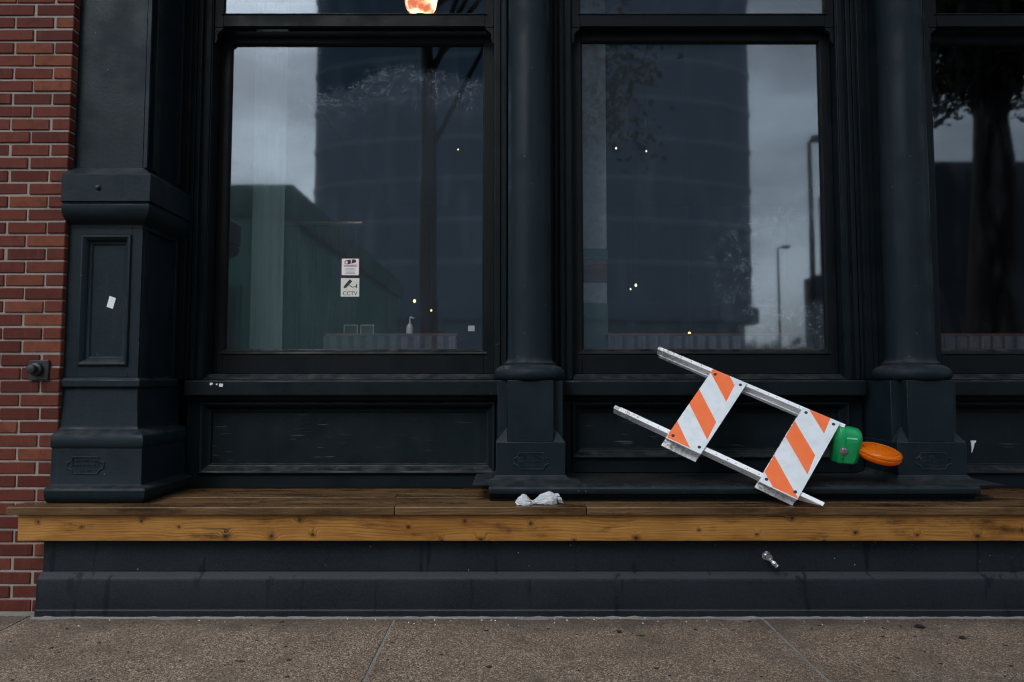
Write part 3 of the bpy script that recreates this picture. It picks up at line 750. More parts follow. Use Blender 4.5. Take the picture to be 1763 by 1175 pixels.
panel(.840, .196, .520, 'sheet_b', -.012, -.0045)
panel(.322, .198, .49, 'white_steel', .0565, .064, True, -.054)
panel(.834, .198, .49, 'white_steel', .0565, .064, True, -.041)
lb = B(); lb.box(0, 1.0, .03, .034, .030, .056); lb.box(0, 1.0, .034, .052, .052, .056)
frame_obj('rear_leg', lb, 'white_steel', bar, W(.02, .0), .001)
lb2 = B(); lb2.box(0, 1.0, .0, .004, .030, .056); lb2.box(0, 1.0, .004, .022, .052, .056)
frame_obj('rear_leg', lb2, 'white_steel', bar, W(.02, .455), .001)
# warning light
lc = Vector((1.752, .036, .850))
rot = Matrix.Rotation(R(5), 3, 'Y') @ Matrix.Rotation(R(-12), 3, 'Z') @ Matrix.Rotation(R(12), 3, 'X')
def LT(x, y, z): return lc + rot @ Vector((x, y, z))
case = B()
def oct_(w, d, c, z, xo=0):
    w, d = w / 2, d / 2
    return [(-w + c + xo, -d, z), (w - c + xo, -d, z), (w + xo, -d + c, z), (w + xo, d - c, z), (w - c + xo, d, z), (-w + c + xo, d, z), (-w + xo, d - c, z), (-w + xo, -d + c, z)]
case.loft([oct_(.108, .075, .022, -.094, -.004), oct_(.128, .098, .024, -.086, -.003), oct_(.134, .108, .022, -.050), oct_(.138, .112, .020, .020), oct_(.140, .112, .020, .042), oct_(.134, .094, .022, .072), oct_(.118, .060, .022, .092, -.006), oct_(.100, .046, .020, .095, -.008)], T=LT)
wl = obj('warning_light', case, 'green_case', bar, bevel=.004)
rb = B().loft([oct_(.034, .104, .006, -.088, -.030), oct_(.034, .118, .006, -.048, -.030), oct_(.034, .122, .006, .044, -.030), oct_(.034, .102, .006, .075, -.030), oct_(.034, .062, .006, .097, -.032)], T=LT)
obj('case_rib', rb, 'green_case', wl, bevel=.003)
obj('label_plate', B().loft([[(-.012, -.0555, .046), (.040, -.0555, .046), (.040, -.0545, .049), (-.012, -.0545, .049)], [(-.012, -.046, .068), (.040, -.046, .068), (.040, -.045, .070), (-.012, -.045, .070)]], T=LT), 'pale_label', wl)
nut = B().lathe(0, 0, [(.020, -.004), (.022, 0), (.021, .003), (.015, .005), (.014, .010), (.008, .013)], 18, T=lambda x, y, z: LT(-.022 + x, -.0585 - z, -.018 + y))
obj('bolt', nut, 'chrome', wl, smooth=True)
obj('slot', B().box(-.028, -.018, -.0575, -.054, -.062, -.042, T=LT), 'hole', wl)
obj('mount', B().box(-.095, -.066, -.020, .03, .055, .080, T=LT), 'white_steel', wl, bevel=.003)
dc = Vector((1.912, .006, .810)); dn = Vector((.12, -.30, .93)).normalized()
da = Vector((1, 0, -.16)); da = (da - dn * da.dot(dn)).normalized(); db = dn.cross(da)
def DT(x, y, z): return dc + da * x + db * y + dn * z
lens = B().lathe(0, 0, [(.060, -.034), (.090, -.031), (.100, -.022), (.106, -.012), (.1065, -.005), (.102, -.003), (.102, .003), (.1065, .005), (.106, .012), (.100, .020), (.090, .0225), (.086, .017), (.082, .0165), (.079, .0235), (.074, .0245), (.072, .021), (.069, .021), (.067, .0255), (.060, .0275), (.030, .030), (.010, .0315)], 56, DT)
ln = obj('lens', lens, 'amber', wl, smooth=True, angle=50)
pr_ = B()
for ring_ in range(1, 10):
    r = .0075 * ring_; k = max(6, int(2 * pi * r / .0075))
    for i in range(k):
        a = 2 * pi * i / k; h = .0315 - .0009 * ring_
        x, y = r * cos(a), r * sin(a)
        pr_.add([DT(x - .003, y - .003, h - .002), DT(x + .003, y - .003, h - .002), DT(x + .003, y + .003, h - .002), DT(x - .003, y + .003, h - .002), DT(x, y, h + .0048)], [(0, 1, 4), (1, 2, 4), (2, 3, 4), (3, 0, 4)])
po = obj('lens_prism', pr_, 'amber', wl); po['kind'] = 'stuff'
nk = B().loft([[(-.128, -.018, -.018), (-.128, .018, -.018), (-.128, .018, .018), (-.128, -.018, .018)], [(-.098, -.024, -.012), (-.098, .024, -.012), (-.098, .024, .012), (-.098, -.024, .012)]], T=DT)
obj('lens_neck', nk, 'amber', wl, bevel=.004)

# ------------------------------------------------------------------ plastic bag on the bench
bag = thing('plastic_bag', 'crumpled white plastic bag twisted in the middle lying on the bench', 'plastic bag', (.10, -.09, BZ))
def lump(cx, cy, rx, ry, rz, seed, tipx=None):
    rnd = random.Random(seed); bm = bmesh.new()
    for i in range(46):
        a = rnd.uniform(0, 2 * pi); e = rnd.uniform(-.15, 1) * pi / 2; k = rnd.uniform(.82, 1.08)
        bm.verts.new((cx + rx * cos(a) * cos(e) * k, cy + ry * sin(a) * cos(e) * k, BZ + .001 + max(0, rz * sin(e) * k)))
    if tipx: 
        for t in range(6): bm.verts.new((tipx + rnd.uniform(-.004, .004), cy + rnd.uniform(-.01, .01), BZ + .002 + rnd.uniform(0, .014)))
    bmesh.ops.convex_hull(bm, input=bm.verts[:])
    bmesh.ops.delete(bm, geom=[x for x in bm.verts if not x.link_faces], context='VERTS')
    bmesh.ops.triangulate(bm, faces=bm.faces[:])
    for it in range(3):
        bmesh.ops.subdivide_edges(bm, edges=bm.edges[:], cuts=1, use_grid_fill=True)
    bm.normal_update()
    for vv in bm.verts:
        p = vv.co; ang = math.atan2(p.z - BZ - .02, p.y - cy); rad = abs(p.x - (tipx or cx))
        r1 = 1 - 2 * abs(mnoise.noise(Vector((ang * 3.2 + seed, rad * 22, 1.0))) ); r1 = r1 * abs(r1)
        r2 = mnoise.noise(Vector((p.x * 22, p.y * 22 + seed, p.z * 22)))
        q = p + vv.normal * (r1 * .0038 + r2 * .0075 - .003); q.z = max(q.z, BZ + .0008); vv.co = q
    b = B(); bm.verts.ensure_lookup_table(); bm.verts.index_update()
    b.add([x.co[:] for x in bm.verts], [[x.index for x in f.verts] for f in bm.faces]); bm.free(); return b
obj('bag_bundle', lump(.057, -.105, .042, .035, .050, 5, .108), 'bag', bag, smooth=True, angle=25)
obj('bag_bundle', lump(.188, -.085, .060, .038, .062, 11, .112), 'bag', bag, smooth=True, angle=25)
tw = B(); 
for k in range(5):
    tw.tube([(.092, -.100 + k * .004, BZ + .018), (.104, -.098 + k * .003, BZ + .006 + .002 * k), (.118, -.095 + k * .003, BZ + .005 + .003 * k), (.140, -.092 + k * .006, BZ + .016)], [.007, .0045, .0045, .008], 7)
obj('bag_twist', tw, 'bag', bag, smooth=True)
fl = B()
for k, (x, z, a) in enumerate(((.236, .024, .15), (.242, .008, .1), (.226, .036, .35))):
    pts = []
    for i in range(5):
        t = i / 4; pts.append((x + .022 * t * cos(a) , z + .022 * t * sin(a) - .006 * t * t))
    fl.loft([[(p[0], -.10 + .01 * k + .004 * sin(j * 2 + k), BZ + max(.001, p[1])) for j, p in enumerate(pts)], [(p[0] - .006, -.07 + .01 * k, BZ + max(.001, p[1] + .010)) for p in pts]], closed=False)
sf = obj('bag_flap', fl, 'bag', bag); md = sf.modifiers.new('solid', 'SOLIDIFY'); md.thickness = .001

# ------------------------------------------------------------------ spigot
sp = thing('wall_spigot', 'small chrome water spigot angled down on the dark plinth', 'spigot', (1.285, -.09, .30))
obj('collar', B().lathe(0, 0, [(.022, 0), (.022, .005), (.012, .008)], 20, lambda x, y, z: (1.276 + x, -.0885 - z, .311 + y)), 'chrome', sp, smooth=True)
obj('valve_body', B().tube([(1.276, -.09, .311), (1.276, -.128, .311)], [.013, .0165], 14), 'chrome', sp, smooth=True)
obj('valve_socket', B().lathe(0, 0, [(.0165, 0), (.0165, .006), (.011, .006), (.009, .001)], 18, lambda x, y, z: (1.276 + x, -.128 - z, .311 + y)), 'chrome', sp, smooth=True)
obj('spout', B().tube([(1.278, -.118, .306), (1.290, -.127, .293), (1.297, -.131, .286)], [.010, .010, .0105], 14), 'chrome', sp, smooth=True)
obj('hose_thread', B().tube([(1.294, -.129, .289), (1.298, -.132, .2845), (1.302, -.135, .280), (1.303, -.1355, .279), (1.309, -.139, .272), (1.3095, -.1393, .2715), (1.313, -.142, .268)], [.0155, .0165, .0165, .0125, .0125, .0145, .0145], 16), 'chrome', sp, smooth=True)

# ------------------------------------------------------------------ stickers
def text_mesh(s, size, x, y, z, parent, mat, name='lettering', squash=1.0, bold=0):
    cu = bpy.data.curves.new(name, 'FONT'); cu.body = s; cu.size = size; cu.align_x = 'CENTER'; cu.align_y = 'CENTER'; cu.extrude = .00025; cu.offset = bold
    o = bpy.data.objects.new(name, cu); me = bpy.data.meshes.new_from_object(o); bpy.data.objects.remove(o)
    me.transform(Matrix.Diagonal((squash, 1, 1, 1))); me.transform(Matrix.Rotation(R(90), 4, 'X')); me.name = name
    me.materials.clear(); me.materials.append(M[mat])
    ob = bpy.data.objects.new(name, me); COL.objects.link(ob); ob.parent = parent; ob.location = Vector((x, y, z)) - wloc(parent); return ob
def rrect(x0, x1, z0, z1, r, k=4):
    p = []
    for cx, cz, a in ((x1 - r, z1 - r, 0), (x0 + r, z1 - r, 90), (x0 + r, z0 + r, 180), (x1 - r, z0 + r, 270)):
        p += [(cx + r * cos(R(a + 90 * i / k)), cz + r * sin(R(a + 90 * i / k))) for i in range(k + 1)]
    return p
yg = .485 + .050 + .024
ws = thing('warning_sticker', 'red bordered white WARNING sticker on the window, upper of two', 'sticker', (-.983, yg, 1.822))
sx = 1.0087; ox = -.981
zc1, zc2 = 1.878, 1.752
hs_ = .0545
obj('border', B().poly(rrect(ox - hs_, ox + hs_, zc1 - .053, zc1 + .053, .006), yg - .0006, yg - .0001), 'red_ink', ws)
obj('face', B().poly(rrect(ox - hs_ + .003, ox + hs_ - .003, zc1 - .050, zc1 + .050, .005), yg - .0010, yg - .00061), 'paper_white', ws)
yt = yg - .0013
ic = B()
def ell(cx, cz, rx, rz, k=18, a=0): return [(cx + rx * cos(2 * pi * i / k) * cos(a) - rz * sin(2 * pi * i / k) * sin(a), cz + rx * cos(2 * pi * i / k) * sin(a) + rz * sin(2 * pi * i / k) * cos(a)) for i in range(k)]
ic.poly([(ox - .024, zc1 + .041), (ox + .022, zc1 + .047), (ox + .033, zc1 + .043), (ox + .035, zc1 + .028), (ox + .012, zc1 + .022), (ox - .020, zc1 + .016)], yt - .0002, yt + .0002)
ic.poly(ell(ox - .022, zc1 + .0285, .014, .0125), yt - .0004, yt - .00021)
obj('camera_icon', ic, 'ink', ws)
ic = B().poly(ell(ox - .023, zc1 + .0275, .007, .0085), yt - .0008, yt - .00045); ic.poly([(ox + .002, zc1 + .0225), (ox + .007, zc1 + .0235), (ox + .009, zc1 + .0395), (ox + .006, zc1 + .0440), (ox + .001, zc1 + .0435), (ox + .004, zc1 + .036)], yt - .0006, yt - .00025)
obj('camera_icon', ic, 'paper_white', ws)
text_mesh('WARNING!', .0195, ox, yt, zc1 + .006, ws, 'red_ink', squash=.80, bold=.0006)
ln_ = B(); rnd = random.Random(5)
for i in range(5):
    half = (.026, .034, .030, .026, .032)[i]; x = ox - half
    while x < ox + half:
        w_ = rnd.uniform(.003, .008); ln_.box(x, min(x + w_, ox + half), yt - .0002, yt + .0002, zc1 - .0105 - i * .0075 - .0013, zc1 - .0105 - i * .0075 + .0013); x += w_ + .0016
obj('small_print', ln_, 'grey_ink', ws)
cs = thing('cctv_sticker', 'cream CCTV sticker with black camera drawing on the window, lower of two', 'sticker', (-.983, yg, 1.695))
obj('face', B().poly(rrect(ox - .056, ox + .056, zc2 - .056, zc2 + .057, .003), yg - .0008, yg - .0001), 'paper_cream', cs)
ic = B(); yt = yg - .0011
def rp(pts, cx, cz, a): return [(cx + x * cos(a) - z * sin(a), cz + x * sin(a) + z * cos(a)) for x, z in pts]
a = R(48)
ic.poly(rp([(-.024, -.0095), (.026, -.010), (.028, -.008), (.028, .009), (.024, .0105), (-.024, .0085)], ox - .013, zc2 + .023, a), yt - .0002, yt + .0002)
ic.poly(rp([(-.034, -.005), (-.0245, -.0095), (-.0245, .0085), (-.034, .006)], ox - .013, zc2 + .023, a), yt - .0002, yt + .0002)
ic.poly([(ox - .008, zc2 + .014), (ox - .004, zc2 + .017), (ox + .014, zc2 + .0035), (ox + .036, zc2 + .0085), (ox + .036, zc2 + .0045), (ox + .013, zc2 - .0015)], yt - .0002, yt + .0002)
ic.poly([(ox + .036, zc2 - .004), (ox + .0425, zc2 - .004), (ox + .0425, zc2 + .021), (ox + .036, zc2 + .021)], yt - .0002, yt + .0002)
obj('camera_icon', ic, 'ink', cs)
text_mesh('CCTV', .0345, ox, yt, zc2 - .0375, cs, 'ink', squash=.98, bold=.0002)
def scrap(pts, y, label):
    b = B().poly(pts, y - .0007, y - .0001); o = obj('sticker_scrap', b, 'paper_white', loc=(pts[0][0], y, pts[0][1])); return tag(o, label, 'sticker scrap', 'sticker scraps on the first window sill')
ysl = .346
scrap(ell(-1.716, 1.166, .010, .009, 9)[:7], ysl, 'half round white sticker scrap, leftmost on the dark window sill')
scrap(rrect(-1.690, -1.681, 1.160, 1.169, .002, 2), ysl, 'tiniest white sticker scrap, middle one on the dark window sill')
scrap([(-1.672, 1.152), (-1.650, 1.150), (-1.649, 1.168), (-1.671, 1.170)], ysl, 'squarish white sticker scrap, rightmost on the dark window sill')
bs = B().poly([(-2.156, 1.578), (-2.122, 1.567), (-2.108, 1.625), (-2.142, 1.636)], Y0 + .0225, Y0 + .0236)
tag(obj('blank_sticker', bs, 'paper_white', loc=(-2.132, Y0 + .0236, 1.60)), 'small tilted white sticker in the sunk panel of the left pilaster', 'sticker')
ts = B().poly([(2.690, .836), (2.722, .836), (2.721, .826), (2.712, .820), (2.708, .800), (2.698, .772), (2.692, .764), (2.694, .800)], .4585, .4594)
tag(obj('torn_sticker', ts, 'paper_white', loc=(2.70, .459, .80)), 'torn white sticker strip on the dark panel right of the column', 'torn sticker')
cd = thing('window_card', 'small pale card inside the left window, low at its right edge', 'card', (-.245, .62, 1.49))
obj('card_face', B().box(-.266, -.226, .62, .622, 1.490, 1.524), 'paper_cream', cd)

# ------------------------------------------------------------------ litter on the pavement
lt = B(); rnd = random.Random(21)
for i in range(170):
    x, y = rnd.uniform(-2.6, 2.9), rnd.uniform(-1.1, -.16); r = rnd.choice((.004, .006, .008, .012)) * rnd.uniform(.6, 1.2)
    k = 6; ring0 = [(x + r * cos(2 * pi * j / k) * rnd.uniform(.6, 1.5), y + r * sin(2 * pi * j / k) * rnd.uniform(.5, 1.1), GZ + .0005) for j in range(k)]
    lt.loft([ring0, [(x + (p[0] - x) * .6, y + (p[1] - y) * .6, GZ + rnd.uniform(.0015, .004)) for p in ring0]])
tag(obj('litter', lt, 'leaf_dark', loc=(0, -.5, GZ)), 'small dark flecks of gum and leaf litter scattered on the pavement', 'litter', kind='stuff')
wc = B()
for i in range(46):
    x, y = rnd.gauss(.15, .5) if i < 26 else rnd.uniform(-2.4, 2.6), -.135 - abs(rnd.gauss(0, .05)); r = rnd.uniform(.0015, .005)
    wc.loft([[(x + r * cos(2 * pi * j / 5) * rnd.uniform(.5, 1.4), y + r * sin(2 * pi * j / 5), GZ + .0004) for j in range(5)], [(x + .4 * r * cos(2 * pi * j / 5), y + .4 * r * sin(2 * pi * j / 5), GZ + .003) for j in range(5)]])
tag(obj('paint_flakes', wc, 'paper_white', loc=(0, -.15, GZ)), 'white flakes scattered along the foot of the plinth', 'flakes', kind='stuff')
bead = B(); pts = []
for i in range(240):
    x = -2.36 + i * .0215; pts.append((x, -.130 - .004 - .005 * mnoise.noise(Vector((x * 6, 0, 0))) , GZ + .001 + .004 * abs(mnoise.noise(Vector((x * 9, 3, 0))))))
bead.loft([[(x, -.126, GZ - .002), (x, -.126, z + .002 + .007 * max(0, mnoise.noise(Vector((x * 19, 2, 5))) + .1)), (x, y - .006, z), (x, y - .010 - .045 * max(0, mnoise.noise(Vector((x * 5, 7, 1))) + .15) - .012 * abs(mnoise.noise(Vector((x * 31, 7, 1)))), GZ - .001)] for x, y, z in pts])
obj('mortar_fillet', bead, 'joint', pavement)
def leaf(x, y, a, L_, w, mat, label):
    b = B(); N_ = 7; rows = []
    for i in range(N_):
        t = i / (N_ - 1); ww = w * math.sin(pi * min(1, t * .93 + .05)) ** .8 + .0006; z = GZ + .002 + .006 * t * (1 - t) * 4
        rows.append([(x + (t - .5) * L_ * cos(a) - s * ww * sin(a), y + (t - .5) * L_ * sin(a) + s * ww * cos(a), z + abs(s) * .003) for s in (-1, 0, 1)])
    b.loft(rows, closed=False); o = obj('fallen_leaf', b, mat, loc=(x, y, GZ)); md = o.modifiers.new('solid', 'SOLIDIFY'); md.thickness = .0006
    return tag(o, label, 'fallen leaf', 'fallen leaves on the pavement')
leaf(.592, -.375, -.2, .042, .009, 'leaf_green', 'thin yellow green leaf fallen on the pavement, only green one')
leaf(1.93, -.27, -.3, .050, .018, 'leaf_dark', 'largest dark wet leaf on the pavement right of the second joint')
leaf(2.04, -.41, .1, .034, .012, 'leaf_dark', 'dark oval leaf just below the largest dark leaf')
leaf(.50, -.33, 1.2, .030, .012, 'leaf_dark', 'dark upright leaf just left of the green leaf')

# ------------------------------------------------------------------ shop interior
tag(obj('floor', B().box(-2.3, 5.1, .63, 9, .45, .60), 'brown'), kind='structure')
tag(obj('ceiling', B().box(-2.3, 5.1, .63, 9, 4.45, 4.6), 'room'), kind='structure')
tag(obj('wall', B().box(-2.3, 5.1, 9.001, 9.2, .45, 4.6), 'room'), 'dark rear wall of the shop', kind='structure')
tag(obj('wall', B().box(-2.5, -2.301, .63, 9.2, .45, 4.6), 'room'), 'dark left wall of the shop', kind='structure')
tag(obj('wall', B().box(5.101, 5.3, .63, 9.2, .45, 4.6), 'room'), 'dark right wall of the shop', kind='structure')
def corrugated(x0, x1, label):
    b = B(); N_ = int((x1 - x0) / .0095); top = 1.472
    ring = [(x0 + i * (x1 - x0) / N_, .80 - .012 * sin((x0 + i * (x1 - x0) / N_) * 2 * pi / .076)) for i in range(N_ + 1)]
    b.loft([[(x, y, .605) for x, y in ring] + [(x, y + .004, .605) for x, y in ring[::-1]], [(x, y, top) for x, y in ring] + [(x, y + .004, top) for x, y in ring[::-1]]])
    t = thing('counter', label, 'counter', ((x0 + x1) / 2, .8, .6), 'corrugated counters behind the windows')
    obj('corrugated_front', b, 'corrugated', t, smooth=True)
    obj('counter_top', B().box(x0, x1, .82, 1.32, 1.462, 1.490), 'brown', t, bevel=.004)
    return t
corrugated(-1.20, -.35, 'corrugated iron counter low behind the left window')
corrugated(.62, 1.80, 'corrugated iron counter low behind the window above the barricade')
corrugated(2.55, 4.0, 'corrugated iron counter low behind the right edge window')
so = thing('soap_bottle', 'white pump soap bottle standing on the counter inside', 'soap bottle', (-.69, 1.06, 1.49))
obj('bottle', B().lathe(-.69, 1.06, [(.022, 1.4905), (.024, 1.495), (.024, 1.545), (.018, 1.562), (.009, 1.572), (.009, 1.582)], 20), 'soap', so, smooth=True)
obj('pump', B().tube([(-.69, 1.06, 1.580), (-.69, 1.06, 1.612), (-.686, 1.06, 1.616), (-.660, 1.055, 1.610)], [.005, .005, .008, .004], 10), 'soap', so, smooth=True)
for i, (x0, x1, lab) in enumerate(((-1.150, -1.055, 'left one of two small oak picture frames on the counter'), (-1.035, -.945, 'right one of two small oak picture frames on the counter'))):
    f = thing('picture_frame', lab, 'picture frame', ((x0 + x1) / 2, 1.1, 1.49), 'picture frames on the counter')
    obj('frame', B().ring(x0, x1, 1.491, 1.570, [(0, 1.112), (0, 1.10), (.005, 1.10), (.005, 1.112)]), 'frame_oak', f)
    obj('picture', B().box(x0 + .005, x1 - .005, 1.108, 1.112, 1.496, 1.565), 'ink', f)
ct = thing('curtain', 'dark maroon curtain hanging inside the left window', 'curtain', (-1.5, 1.5, .6))
cb = B(); ring = [(-1.78 + i * .0105, 1.50 + .035 * sin(i * .55) + .012 * sin(i * 1.7)) for i in range(60)]
cb.loft([[(x, y, .62) for x, y in ring] + [(x, y + .006, .62) for x, y in ring[::-1]], [(x, y, 2.35) for x, y in ring] + [(x, y + .006, 2.35) for x, y in ring[::-1]]])
obj('drape', cb, 'curtain', ct, smooth=True); obj('rod', B().tube([(-1.82, 1.5, 2.37), (-1.12, 1.5, 2.37)], .014, 10), 'gold', ct, smooth=True)
bl = thing('blind', 'narrow pale fabric blind hanging behind the left part of the left window', 'blind', (-1.55, .74, .6))
bb_ = B(); ring = [(-1.655 + i * .0085, .74 + .006 * sin(i * .9)) for i in range(25)]
bb_.loft([[(x, y, .62) for x, y in ring] + [(x, y + .003, .62) for x, y in ring[::-1]], [(x, y, 4.3) for x, y in ring] + [(x, y + .003, 4.3) for x, y in ring[::-1]]])
obj('blind_fabric', bb_, 'blind', bl, smooth=True); obj('head_rail', B().box(-1.67, -1.44, .72, .76, 4.3, 4.34), 'soap', bl)
gp = thing('gilt_strip', 'narrow gilt strip leaning low behind the left window', 'gilt strip', (-1.6, 1.0, .6))
obj('strip', B().loft([[(-1.585, .98, .62), (-1.560, .98, .62), (-1.560, 1.0, .62), (-1.585, 1.0, .62)], [(-1.592, .98, 1.40), (-1.562, .98, 1.40), (-1.562, 1.0, 1.40), (-1.592, 1.0, 1.40)], [(-1.612, .98, 1.54), (-1.606, .98, 1.54), (-1.606, 1.0, 1.54), (-1.612, 1.0, 1.54)]]), 'gold', gp)
po_ = thing('interior_post', 'cream post with green dado behind the left edge of the second window', 'post', (.55, 1.0, .6))
obj('upper_post', B().box(.455, .636, .93, 1.1, 2.06, 4.45), 'post_white', po_, bevel=.006)
obj('lower_post', B().box(.456, .634, .932, 1.1, 1.70, 1.835), 'post_white', po_, bevel=.004)
obj('green_band', B().box(.450, .640, .925, 1.1, 1.99, 2.059), 'dado_paint', po_, bevel=.004)
obj('picture_band', B().box(.455, .636, .931, 1.1, 1.836, 1.989), 'brown', po_)
obj('dado', B().box(.452, .638, .928, 1.1, .60, 1.699), 'dado_paint', po_, bevel=.004)
lamp = thing('pendant_lamp', 'glowing orange glass pendant lamp behind the upper left window pane', 'pendant lamp', (-.708, 1.6, 4.44))
obj('lamp_shade', B().lathe(-.708, 1.6, [(.055, 4.028), (.085, 4.05), (.118, 4.10), (.130, 4.17), (.120, 4.25), (.075, 4.31), (.03, 4.33)], 28), 'shade', lamp, smooth=True)
obj('cord', B().tube([(-.708, 1.6, 4.33), (-.708, 1.6, 4.45)], .006, 8), 'ink', lamp)
obj('socket', B().lathe(-.708, 1.6, [(.050, 4.020), (.052, 4.027), (.02, 4.040)], 16), 'hole', lamp)
bulbs = [(.947, 3.289, .009, 'w', 'left one of two white ceiling bulbs seen in the second window'), (1.22, 3.262, .008, 'w', 'right one of two white ceiling bulbs seen in the second window'),
         (1.065, 2.005, .008, 'w', 'lower one of two close bulbs low in the second window'), (1.112, 2.040, .012, 'w', 'upper one of two close bulbs low in the second window'),
         (1.584, 1.601, .017, 'a', 'amber bulb just above the corrugated counter in the second window'), (-.867, 1.898, .013, 'a', 'warm bulb above the soap bottle in the left window'),
         (-.716, 1.814, .008, 'a', 'small warm bulb right of the larger one in the left window'), (-.484, 3.278, .006, 'a', 'tiny bulb high at the right in the left window')]
for x, z, r, c, lab in bulbs:
    t = thing('light_bulb', lab, 'light bulb', (x, 2.5, z), 'bare bulbs hanging in the shop')
    obj('bulb', B().lathe(x, 2.5, [(.25 * r, z - r), (.75 * r, z - .7 * r), (r, z), (.75 * r, z + .7 * r), (.35 * r, z + 1.3 * r)], 14), 'bulb_white' if c == 'w' else 'bulb_warm', t, smooth=True)
    obj('cord', B().tube([(x, 2.5, z + 1.3 * r), (x, 2.5, 4.45)], .0025, 6), 'ink', t)

# ------------------------------------------------------------------ the street behind the camera, seen reflected in the panes
tower = thing('round_tower', 'round banded concrete tower across the street reflected in the windows', 'tower', (2.1, -65.4, -.31))
TR = 22.6
FLAT = lambda x, y, z: (x, -65.4 + (y + 65.4) * .26, z)
base = B()
base.lathe(2.1, -65.4, [(21.0, -.31), (21.0, 7.0)], 96, FLAT); base.lathe(2.1, -65.4, [(22.9, 7.005), (23.3, 7.2), (23.3, 8.6), (22.7, 8.8)], 96, FLAT)
obj('podium', base, 'tower_wall', tower, smooth=True)
body = B().lathe(2.1, -65.4, [(TR, 8.805), (TR + .0, 64)], 96, FLAT)
tb = obj('tower_wall', body, 'tower_wall', tower, smooth=True)
for k in range(13):
    z = 12.4 + 4.05 * k
    obj('floor_band', B().lathe(2.1, -65.4, [(TR + .002, z), (TR + .14, z + .1), (TR + .14, z + .42), (TR + .002, z + .5)], 96, FLAT), 'tower_band', tower, smooth=True)
for k in range(14):
    a = -R(20) + R(220 / 13) * k; x, y = 2.1 + 21.5 * cos(a), -65.4 + 21.5 * .26 * sin(a)
    obj('podium_column', B().lathe(x, y, [(.5, -.31), (.5, 6.99)], 12), 'tower_wall', tower, smooth=True)
pav_ = thing('green_building', 'low green building with corniced roof reflected in the left window', 'building', (-14, -30, GZ))
obj('wall', B().box(-22, -8.0, -43, -19.4, GZ, 7.55), 'green_paint', pav_)
obj('roof_cornice', B().sweepx(-22.3, -7.7, [(-19.395, 7.0), (-19.2, 7.1), (-19.05, 7.5), (-18.95, 8.1), (-43.2, 8.1), (-43.2, 7.0)]), 'green_trim', pav_)
for k in range(4):
    obj('pilaster', B().box(-9.3 - 3.6 * k, -8.2 - 3.6 * k, -19.399, -19.2, GZ, 6.98), 'green_trim', pav_)
for k in range(3):
    wf = obj('window', B().box(-11.5 - 3.6 * k, -9.6 - 3.6 * k, -19.45, -19.3, 1.2, 4.6), 'green_trim', pav_)
    obj('pane', B().box(-11.35 - 3.6 * k, -9.75 - 3.6 * k, -19.3, -19.28, 1.35, 4.45), 'dark_glass', wf)
db_ = thing('warehouse', 'dark slate grey warehouse with taller corner tower reflected at right', 'building', (35, -60, -.31))
obj('wall', B().box(28.7, 60, -62, -50, -.31, 11.2), 'dark_brick', db_); obj('corner_tower', B().box(30.1, 60, -61.5, -50.3, 11.2, 19.2), 'dark_brick', db_)
for c in range(5):
    obj('window', B().box(31 + c * 5, 33.5 + c * 5, -50.1, -49.95, 3, 6.5), 'dark_glass', db_)
def lamp_post(x, y, h, arm, lab):
    t = thing('street_lamp', lab, 'street lamp', (x, y, GZ), 'street lamps across the road')
    obj('base', B().lathe(x, y, [(.22, GZ), (.22, .5), (.14, .7)], 14), 'black_iron', t, smooth=True)
    obj('pole', B().tube([(x, y, .6), (x, y, h * .6), (x, y, h)], [.13, .11, .085], 12), 'black_iron', t, smooth=True)
    obj('arm', B().tube([(x, y, h - .1), (x + arm * .5, y, h + .12), (x + arm, y, h + .1)], .05, 8), 'black_iron', t, smooth=True)
    obj('lamp_head', B().loft([[(x + arm - .1, y - .18, h + .02), (x + arm + .55, y - .22, h + .02), (x + arm + .55, y + .22, h + .02), (x + arm - .1, y + .18, h + .02)], [(x + arm - .1, y - .12, h + .24), (x + arm + .5, y - .16, h + .28), (x + arm + .5, y + .16, h + .28), (x + arm - .1, y + .12, h + .24)]]), 'black_iron', t)
lamp_post(12.45, -23.4, 11.2, .2, 'near tall street lamp reflected at the right of the second window')
lamp_post(23.6, -55.4, 13.0, .5, 'far thin street lamp reflected in the second window')

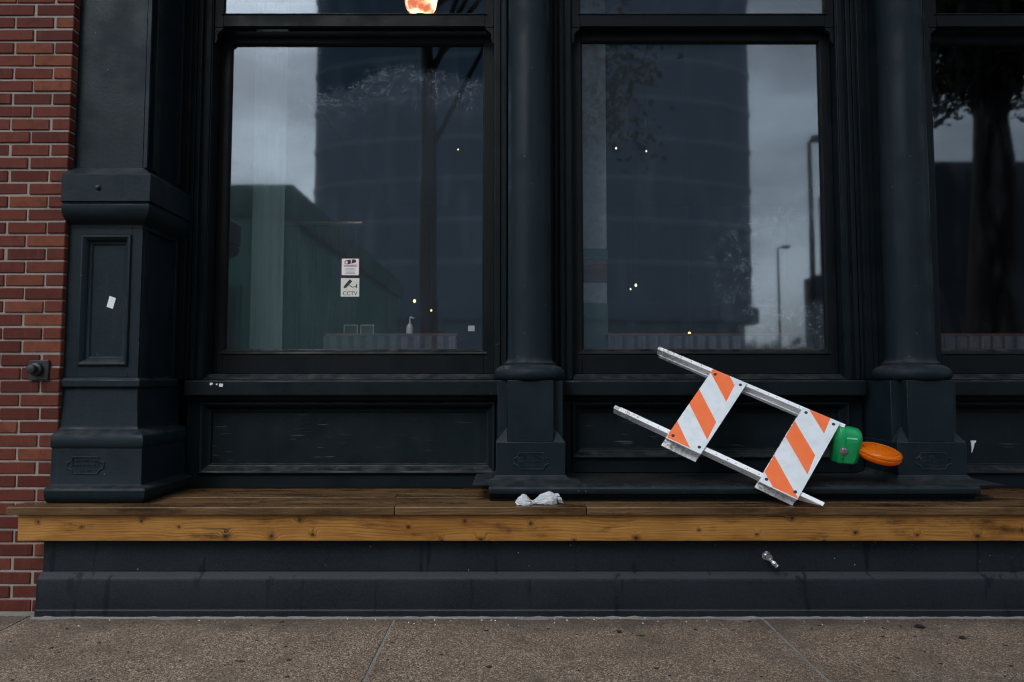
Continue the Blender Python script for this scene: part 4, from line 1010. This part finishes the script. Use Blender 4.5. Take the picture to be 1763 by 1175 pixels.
def tree(x, y, h, r0, lean, crown_c, crown_r, nl, seed, label, leaf=.12, group='street trees along the kerb', gz=GZ, limbs=9, droop=()):
    rnd = random.Random(seed); t = thing('street_tree', label, 'tree', (x, y, gz), group)
    b = B(); top = Vector((x + lean, y, h))
    tp = [(x, y, gz - .05), (x, y, gz + .2), (x + lean * .35, y, h * .35), (x + lean * .75 + .08, y, h * .7), top]
    b.tube(tp, [r0 * 1.45, r0 * 1.1, r0, r0 * .85, r0 * .4], 14)
    cc = Vector(crown_c); cr = Vector(crown_r); tips = []
    for i in range(limbs):
        a = rnd.uniform(0, 2 * pi); e = rnd.uniform(-.3, .9); tip = cc + Vector((cos(a) * cos(e) * cr.x, sin(a) * cos(e) * cr.y, sin(e) * cr.z)) * .85
        st = Vector(tp[2]).lerp(top, rnd.uniform(.35, .95)); mid = st.lerp(tip, .5) + Vector((rnd.uniform(-.3, .3), rnd.uniform(-.3, .3), .25))
        b.tube([st, mid, tip], [r0 * .32, r0 * .2, r0 * .06], 7); tips += [mid, tip, st.lerp(tip, .75)]
        for q in range(3):
            tw_ = tip + Vector((rnd.uniform(-1, 1), rnd.uniform(-1, 1), rnd.uniform(-.8, .6))) * cr.x * .35
            b.tube([mid.lerp(tip, rnd.uniform(.2, .9)), (mid + tw_) / 2 * 1.0 + (tip - mid) * .25, tw_], [r0 * .08, r0 * .05, r0 * .02], 5); tips.append(tw_)
    for p in droop:                      # low hanging branches
        p = Vector(p); st = Vector(tp[3]).lerp(top, .5); b.tube([st, st.lerp(p, .55) + Vector((0, 0, .5)), p], [r0 * .25, r0 * .14, r0 * .03], 6)
        tips += [p, st.lerp(p, .85) + Vector((0, 0, .25)), p, p]
    obj('trunk', b, 'bark', t, smooth=True)
    f = B(); ncl = max(30, nl // 34)
    cl = [Vector(rnd.choice(tips)) + Vector((rnd.gauss(0, 1), rnd.gauss(0, 1), rnd.gauss(0, .8))) * cr.x * .14 for i in range(ncl)]
    vs, fs = [], []
    for i in range(nl):
        c = rnd.choice(cl); p = c + Vector((rnd.gauss(0, 1), rnd.gauss(0, 1), rnd.gauss(0, .7))) * cr.x * .10
        d = Vector((rnd.uniform(-1, 1), rnd.uniform(-1, 1), rnd.uniform(-1, .4))).normalized(); s_ = d.orthogonal().normalized(); s_.rotate(Matrix.Rotation(rnd.uniform(0, 6.28), 3, d)); L_ = leaf * rnd.uniform(.6, 1.3)
        o = len(vs); vs += [p, p + d * L_ * .5 + s_ * L_ * .28, p + d * L_, p + d * L_ * .5 - s_ * L_ * .28]; fs.append((o, o + 1, o + 2, o + 3))
    f.add(vs, fs); obj('crown', f, 'foliage', t)
    return t
tree(-1.12, -4.95, 7.4, .125, -.2, (.5, -5.0, 8.4), (2.1, 1.8, 2.2), 5200, 3, 'slender street tree at the kerb reflected in the left window', droop=((1.42, -5.0, 5.75), (1.48, -5.05, 5.1), (1.38, -4.95, 4.7)))
tree(6.75, -4.95, 6.2, .30, .1, (7.05, -5.0, 6.0), (1.55, 1.4, .95), 15000, 8, 'stout street tree at the kerb reflected in the right edge window', limbs=14)
rt = random.Random(4)
for i in range(7):
    x = 19 + i * 3.4 + rt.uniform(-1, 1); y = -78 - rt.uniform(0, 8); h = 5 + rt.uniform(0, 2.5)
    tree(x, y, h * .6, .16, .2, (x, y, h * .78), (2.6, 2.2, h * .3), 1500, 40 + i, ('far bushy tree %s of the row reflected low in the second window' % ('at the left end', 'second from left', 'third from left', 'in the middle', 'third from right', 'second from right', 'at the right end')[i]), .32, 'far trees in the reflection', -.31, 6)
